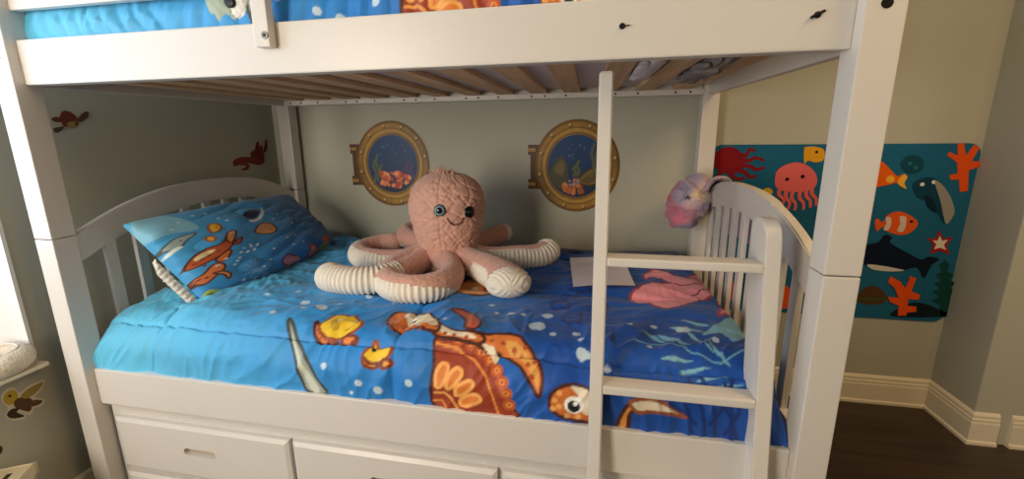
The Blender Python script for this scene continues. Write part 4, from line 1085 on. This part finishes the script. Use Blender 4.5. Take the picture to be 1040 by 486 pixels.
# ------------------------------------------------------------------ porthole wall decals
def porthole(cx, cz, rx, rz, seed, label):
    n = 210
    a = np.linspace(-1.22, 1.18, n); U, V = np.meshgrid(a, np.linspace(-1.05, 1.05, n), indexing='ij')
    R = np.hypot(U, V)
    brass = lin_np((168, 126, 48)); dark = lin_np((74, 46, 18)); light = lin_np((190, 152, 72))
    C = np.ones(U.shape + (3,)) * brass
    g = (.5 + .5 * np.sin(np.arctan2(V, U) * 2 + .8))[..., None]
    C = brass * (1 - .5 * g) + dark * .5 * g
    C = C * (.85 + .3 * vnoise(U + 3, V + 3, 9, seed)[..., None])
    for r0, w, col in ((.97, .05, dark), (.83, .02, dark), (.775, .05, light), (.71, .025, dark)):
        k = np.clip(1 - np.abs(R - r0) / w, 0, 1)[..., None] * .8
        C = C * (1 - k) + col * k
    rs = np.random.RandomState(seed)
    sea = lin_np((18, 62, 112)) * (.35 + .65 * np.clip((V + .7) / 1.3, 0, 1))[..., None]
    k = np.clip((.69 - R) / .02, 0, 1)[..., None]
    C = C * (1 - k) + sea * k
    T_ = []
    for j in range(12):
        t = 2 * math.pi * j / 12 + .2
        T_.append(('dot', (60, 40, 16), (.90 * math.cos(t) + .012, .90 * math.sin(t) - .012), .085)); T_.append(('dot', (206, 176, 110), (.90 * math.cos(t), .90 * math.sin(t)), .06))
    def scatter(n_, x0, x1, y0, y1, cols, s0, s1):
        for j in range(n_):
            x, y = rs.uniform(x0, x1), rs.uniform(y0, y1); s = rs.uniform(s0, s1)
            if math.hypot(x, y) < .64 - s / 2: T_.append(('dot', cols[j % len(cols)], (x, y), s))
    def kelp(x, y0, y1, col, w):
        T_.append(('line', col, [(x, y0), (x + .05, y0 + (y1 - y0) * .35), (x - .02, y0 + (y1 - y0) * .7), (x + .03, y1)], w))
    if seed == 1:
        for x, y1 in ((-.52, .10), (-.44, .22), (-.34, -.02), (.40, .05), (.50, .0), (.32, -.08)): kelp(x, -.40, y1, (88, 104, 46) if x < 0 else (84, 56, 104), .045)
        scatter(14, -.5, .5, -.60, -.40, [(70, 40, 60), (96, 52, 60)], .10, .18)
        scatter(60, -.36, .46, -.52, -.20, [(206, 96, 60), (224, 124, 78), (176, 66, 46), (232, 150, 96)], .05, .13)
        scatter(9, -.35, .4, .05, .5, [(70, 120, 160)], .02, .04)
    else:
        T_.append(('poly', (70, 70, 44), [(-.62, -.2), (-.50, .10), (-.36, .20), (-.24, .06), (-.2, -.28), (-.36, -.5)], None))
        T_.append(('poly', (104, 92, 52), [(-.52, -.1), (-.44, .06), (-.34, .12), (-.28, -.02), (-.34, -.2)], None))
        T_.append(('poly', (128, 104, 56), [(.02, -.34), (.22, -.12), (.44, -.02), (.62, -.06), (.60, -.28), (.34, -.42)], (60, 46, 26)))
        T_.append(('poly', (96, 78, 44), [(.10, -.34), (.26, -.20), (.44, -.14), (.56, -.2), (.34, -.36)], None))
        for x, y1 in ((.36, .46), (.46, .40), (.54, .28), (.02, .10), (-.06, .0)): kelp(x, -.2, y1, (92, 96, 50), .06)
        scatter(30, -.30, .20, -.62, -.42, [(190, 104, 48), (210, 128, 64), (160, 84, 44)], .06, .14)
        scatter(12, -.2, .06, -.42, -.26, [(190, 120, 110), (150, 150, 150)], .04, .07)
        scatter(8, -.2, .3, .15, .5, [(70, 120, 150)], .02, .045)
    C = paint(C, U, V, T_, ol=.02, soft=.025)
    # outline of the decal: ring plus the hinge on the left and the clasp on the right
    def keep(u, v):
        return (np.hypot(u, v) <= 1.0) | ((u < -.7) & (u > -1.16) & (np.abs(v - .36) < .11)) | ((u < -.7) & (u > -1.16) & (np.abs(v + .40) < .11)) | ((u < -.8) & (u > -1.10) & (np.abs(v) < .42))
    hinge = (U < -1.0) | ((R > .995) & (U < -.6))
    C[hinge] = lin_np((84, 56, 24))
    hb = (R > .99) & (U > .5); C[hb] = lin_np((150, 108, 46))
    k = (U < -.98) & ((np.abs(np.abs(V + .02) - .38) < .035)); C[k] = lin_np((166, 126, 60))
    Y_ = BACK - .0012
    P = np.stack([cx + U * rx, np.full(U.shape, Y_), cz + V * rz], -1)
    me = grid_mesh('porthole_decal', P, C)
    bm = bmesh.new(); bm.from_mesh(me); bpy.data.meshes.remove(me)
    kill = [f for f in bm.faces if not keep((f.calc_center_median().x - cx) / rx, (f.calc_center_median().z - cz) / rz)]
    bmesh.ops.delete(bm, geom=kill, context='FACES')
    me = bpy.data.meshes.new('porthole_decal'); bm.to_mesh(me); bm.free()
    o = link('porthole_decal', me, M['print'])
    s_ = o.modifiers.new('vinyl', 'SOLIDIFY'); s_.thickness = .0008; s_.offset = 0
    tag(o, label, 'wall decal')
porthole(.518, 1.097, .205, .222, 1, 'round brass porthole wall decal left of the pink plush octopus with orange coral inside')
porthole(1.472, 1.088, .203, .222, 2, 'round brass porthole wall decal half hidden by the tall ladder stile')

# ------------------------------------------------------------------ stickers on the left wall
def sticker(key, name, label, cols, eyes=()):
    parts = STICK[key]
    first = True
    ys = [p[0] for v in parts.values() for p in v]; zs = [p[1] for v in parts.values() for p in v]
    root = empty(name, (LW, sum(ys) / len(ys), min(zs)), label, 'wall sticker')
    order = sorted(parts, key=lambda k: 0 if k == 'backing' else 1)
    for i, k in enumerate(order):
        pts = [p for p in spline([(LW + .0003 + .0004 * i, y, z) for y, z in parts[k]], 5)]
        obj(k.rstrip('_rlb') if k.startswith('flipper') else k, prism(pts, (.0006, 0, 0)), flat('sticker_' + key + '_' + k, *cols[k], rough=.6, felt=False), root)
    for (y, z, r, c) in eyes:
        obj('eye', disc((LW + .003, y, z), r, (1, 0, 0), .0006, axis='x'), flat('sticker_eye', *c, rough=.6, felt=False), root)
sticker('tortoise', 'turtle_sticker', 'small brown turtle sticker on the dark wall next to the front left post', dict(shell=(112, 52, 36), face=(150, 128, 70), flipper_r=(84, 62, 44), flipper_l=(98, 50, 36), flipper_b=(78, 64, 50)), [(.241, 1.301, .004, (20, 16, 12))])
sticker('coral', 'sea_creature_sticker', 'red-brown sea creature sticker on the wall above the headboard', dict(body=(124, 42, 26), curl=(128, 48, 30), back=(112, 36, 24), arm=(108, 36, 24)))
sticker('flying', 'winged_turtle_sticker', 'yellow-headed brown sticker with white outline below the window sill', dict(backing=(214, 206, 184), head=(190, 160, 50), body=(96, 64, 36), wing=(160, 138, 70), tail=(100, 72, 44), fin=(58, 42, 28)), [(-.092, .499, .0035, (20, 16, 12))])
sticker('dark', 'dark_sticker', 'dark sticker low on the left wall at the photo edge', dict(blob=(70, 48, 34)))

# donut cushion on the window sill and the box below it
dn = empty('ring_cushion', (-.180, -.105, WZ0 + .0125), 'cream fleece ring cushion on the window sill', 'cushion')
bm = bmesh.new()
n, k_ = 64, 28
vs = []
for i in range(n):
    a = 2 * math.pi * i / n; ring = []
    for j in range(k_):
        b = 2 * math.pi * j / k_
        wob = 1 + .08 * noise.noise((math.cos(a) * 3, math.sin(a) * 3, b))
        r = .034 * wob
        R0 = .062 + r * math.cos(b)
        ring.append(bm.verts.new((-.178 + R0 * math.cos(a), -.108 + R0 * math.sin(a), WZ0 + .0125 + (.033) + .033 * wob * math.sin(b))))
    vs.append(ring)
for i in range(n):
    for j in range(k_):
        bm.faces.new((vs[i][j], vs[(i + 1) % n][j], vs[(i + 1) % n][(j + 1) % k_], vs[i][(j + 1) % k_]))
obj('ring', bm, M['fluffy'], dn, True)
bm = tube([(-.178 + .062 * math.cos(a), -.108 + .062 * math.sin(a), WZ0 + .0125 + .0665) for a in np.linspace(0, 2 * math.pi, 50)], .0022, 8)
obj('seam', bm, M['white_cloth'], dn, True)

sb = empty('storage_box', (-.115, -.22, FZ), 'cream lidded storage box on the floor under the window sill', 'box')
p0 = Vector((-.084, -.120, 0))
d = Vector((-.86, -.51, 0)).normalized(); e_ = Vector((.51, -.86, 0)).normalized()
def quad_box(a, wd, dp, z0, z1, bev):
    bm = bmesh.new()
    r = bmesh.ops.create_cube(bm, size=1)
    for v in r['verts']:
        s, t, z = v.co.x + .5, v.co.y + .5, v.co.z + .5
        v.co = a + d * (s * wd) + e_ * (t * dp) + Vector((0, 0, z0 + z * (z1 - z0)))
    bmesh.ops.bevel(bm, geom=list(bm.edges), offset=bev, segments=2, affect='EDGES')
    return bm
obj('box_body', quad_box(p0 + d * .006 + e_ * .006, .076, .218, FZ, .27, .003), M['box'], sb)
lid = obj('lid', quad_box(p0, .088, .23, .2702, .30, .003), M['box'], sb)
obj('dark_mark', quad_box(p0 + d * .035 + e_ * .03, .012, .03, .3, .3008, .0002), flat('dark_mark', 52, 36, 28, rough=.6, felt=False), sb)

# ------------------------------------------------------------------ felt board with its felt sea animals
BY = BACK - .006
def rounded(x0, x1, z0, z1, r, y):
    pts = []
    for cx, cz, a0 in ((x1 - r, z1 - r, 0), (x0 + r, z1 - r, 90), (x0 + r, z0 + r, 180), (x1 - r, z0 + r, 270)):
        for k in range(9):
            a = math.radians(a0 + k * 11.25); pts.append((cx + r * math.cos(a), y, cz + r * math.sin(a)))
    return pts
fb = obj('felt_board', prism(rounded(2.074, 3.094, .405, 1.186, .045, BY), (0, .005, 0)), M['board'])
tag(fb, 'teal blue felt wall board with rounded corners on the back wall behind the footboard', 'felt board')
GRP = None
def piece(key, name, label, cat, col, details=(), lay=0, sm=True):
    pts = FELT[key]
    y = BY - .0002 - .0022 * lay
    P3 = [(x, y, z) for x, z in pts]
    if sm: P3 = spline(P3, 4)
    cx = sum(p[0] for p in pts) / len(pts); zmin = min(p[1] for p in pts)
    root = empty(name, (cx, y, zmin), label, cat)
    obj('felt_body', prism(P3, (0, -.002, 0)), flat('felt_%d_%d_%d' % col, *col), root)
    for dname, shape, c in details:
        yy = y - .0022
        if shape[0] == 'disc': bm = disc((shape[1], yy, shape[2]), shape[3], (0, -1, 0), .001, seg=16)
        elif shape[0] == 'strip':
            c_ = spline([(a, yy, b) for a, b in shape[1]], 5, False); l_, r_ = [], []
            for i, q in enumerate(c_):
                tg = (c_[min(i + 1, len(c_) - 1)] - c_[max(i - 1, 0)]).normalized(); wd = shape[2] * (1 - .45 * i / (len(c_) - 1)) / 2
                nn = Vector((-tg.z, 0, tg.x)) * wd
                l_.append(q + nn + Vector((0, .0018, 0))); r_.append(q - nn + Vector((0, .0018, 0)))
            bm = prism(l_ + r_[::-1], (0, -.0018, 0))
        elif shape[0] == 'poly': bm = prism(spline([(a, yy, b) for a, b in shape[1]], 4), (0, -.0012, 0))
        else: bm = prism([(a, yy, b) for a, b in shape[1]], (0, -.0012, 0))
        obj(dname, bm, flat('felt_%d_%d_%d' % c, *c), root)
def ctr(k):
    p = FELT[k]; return sum(q[0] for q in p) / len(p), sum(q[1] for q in p) / len(p)
def scaled(k, f, fx=None):
    cx, cz = ctr(k); return [(cx + (x - cx) * (fx or f), cz + (z - cz) * f) for x, z in FELT[k]]
FELT['octopus'] = [(2.082, 1.125), (2.1, 1.16), (2.139, 1.177), (2.18, 1.164), (2.208, 1.129), (2.212, 1.086), (2.182, 1.059), (2.133, 1.059), (2.094, 1.085)]
RED = (128, 26, 34)
piece('octopus', 'felt_octopus', 'dark red felt octopus on the teal felt board beside the rear right post', 'felt shape', RED, [('arm', ('strip', p_, .020), RED) for p_ in (
    [(2.175, 1.150), (2.215, 1.138), (2.229, 1.164), (2.253, 1.159)], [(2.19, 1.121), (2.233, 1.116), (2.256, 1.129), (2.293, 1.116)], [(2.195, 1.094), (2.24, 1.09), (2.265, 1.077), (2.3, 1.086)],
    [(2.18, 1.075), (2.219, 1.064), (2.245, 1.042), (2.268, 1.051)], [(2.155, 1.067), (2.176, 1.041), (2.201, 1.033), (2.221, 1.042)], [(2.12, 1.07), (2.114, 1.045), (2.132, 1.032), (2.151, 1.041)])])
x, z = ctr('yellow')
piece('yellow', 'felt_puffer_fish', 'small yellow felt fish at the top edge of the felt board', 'felt shape', (226, 160, 36), [('eye', ('disc', x + .012, z + .012, .006), (40, 26, 16))])
FELT['jelly'] = [(2.347, 1.021), (2.35, 1.069), (2.378, 1.095), (2.423, 1.108), (2.467, 1.095), (2.501, 1.065), (2.515, 1.023), (2.499, .992), (2.447, .978), (2.387, .982), (2.358, .995)]
x, z = ctr('jelly')
CORAL = (226, 106, 106)
piece('jelly', 'felt_jellyfish', 'coral pink felt jellyfish on the teal felt board', 'felt shape', CORAL, [('eye', ('disc', x - .030, z - .004, .008), (30, 18, 18)), ('eye', ('disc', x + .030, z + .008, .008), (30, 18, 18))] + [('leg', ('strip', p_, .018), CORAL) for p_ in (
    [(2.375, 1.005), (2.369, .968), (2.392, .942), (2.387, .915)], [(2.398, .996), (2.398, .956), (2.417, .929), (2.413, .898)], [(2.426, .992), (2.422, .952), (2.441, .925), (2.441, .894)],
    [(2.453, .992), (2.454, .952), (2.472, .93), (2.476, .899)], [(2.476, .997), (2.48, .961), (2.498, .94), (2.502, .909)], [(2.496, 1.006), (2.502, .97), (2.52, .949), (2.524, .918)])])
piece('smallfish', 'felt_fish', 'tiny yellow felt fish left of the pink jellyfish', 'felt shape', (216, 176, 50))
piece('coral1', 'felt_coral', 'orange felt coral in the top right corner of the felt board', 'felt shape', (226, 84, 26), sm=False)
x, z = ctr('angelfish')
piece('angelfish', 'felt_angelfish', 'bright orange triangular felt fish half hidden by the right front post', 'felt shape', (230, 96, 20), [('tail', ('poly', FELT['angelfish'][5:10]), (240, 176, 56)), ('fin', ('disc', x - .005, z - .01, .016), (240, 176, 56))])
x, z = ctr('bubblefish')
piece('bubblefish', 'felt_dark_fish', 'dark teal felt fish above the grey-bellied whale', 'felt shape', (22, 70, 86), [('eye', ('disc', x - .008, z + .006, .008), (34, 110, 124)), ('bubble', ('disc', x + .016, z - .012, .008), (34, 110, 124))])
x, z = FELT['whale'][1]
piece('whale', 'felt_whale', 'dark blue felt whale with a grey belly below the orange corner coral', 'felt shape', (20, 62, 84), [('belly', ('poly', FELT['whale_belly']), (150, 148, 142)), ('eye', ('disc', x + .012, z - .022, .008), (226, 226, 216)), ('eye', ('disc', x + .052, z - .012, .008), (226, 226, 216)), ('flipper', ('poly', [(x + .03, z - .07), (x + .06, z - .085), (x + .085, z - .14), (x + .05, z - .12)]), (14, 40, 58))])
x, z = ctr('clown')
def band(a, b, k):
    return ('poly', [(x + a, z + .030 * k), (x + b, z + .030 * k), (x + b + .006, z), (x + b, z - .030 * k), (x + a, z - .030 * k), (x + a + .006, z)])
piece('clown', 'felt_clownfish', 'orange and white striped felt fish below the whale', 'felt shape', (226, 92, 34), [('stripe', band(-.03, -.012, .9), (214, 196, 176)), ('stripe', band(.022, .044, 1.05), (214, 196, 176)), ('eye', ('disc', x + .068, z + .012, .006), (24, 16, 14))])
piece('star', 'felt_starfish', 'red felt starfish with a pale star in its middle on the felt board', 'felt shape', (164, 32, 34), [('inner_star', ('raw', scaled('star', .58)), (226, 214, 196))], sm=False)
piece('shark', 'felt_shark', 'navy felt shark with white belly under the clownfish', 'felt shape', (16, 26, 44), [('belly', ('poly', FELT['shark_belly']), (206, 200, 190))])
piece('coral2', 'felt_coral', 'orange felt coral at the lower edge of the felt board below the shark', 'felt shape', (230, 84, 24), sm=False, lay=1)
piece('weed', 'felt_seaweed', 'dark green felt seaweed at the right edge of the felt board', 'felt shape', (18, 66, 56), sm=False)
x, z = ctr('turtle')
piece('turtle', 'felt_turtle', 'brown felt turtle low on the felt board beside the right front post', 'felt shape', (84, 58, 32), [('shell_band', ('poly', [(x - .05, z - .02), (x + .05, z - .02), (x + .04, z - .012), (x - .04, z - .012)]), (60, 84, 44))])
piece('rock', 'felt_rock', 'very dark felt rock at the bottom right of the felt board', 'felt shape', (18, 34, 38))
piece('plantL', 'felt_anemone', 'orange felt shape seen between the footboard slats', 'felt shape', (206, 78, 34))
piece('coral3', 'felt_coral', 'orange felt coral between the footboard and the right front post', 'felt shape', (222, 84, 30), sm=False)
fbx = ceil_lamp = empty('ceiling_lamp', (2.9, -.5, 2.5), 'round flat ceiling lamp', 'lamp')
obj('lamp_base', rod((2.9, -.5, 2.475), (2.9, -.5, 2.5), .16, 32), M['trim'], ceil_lamp)
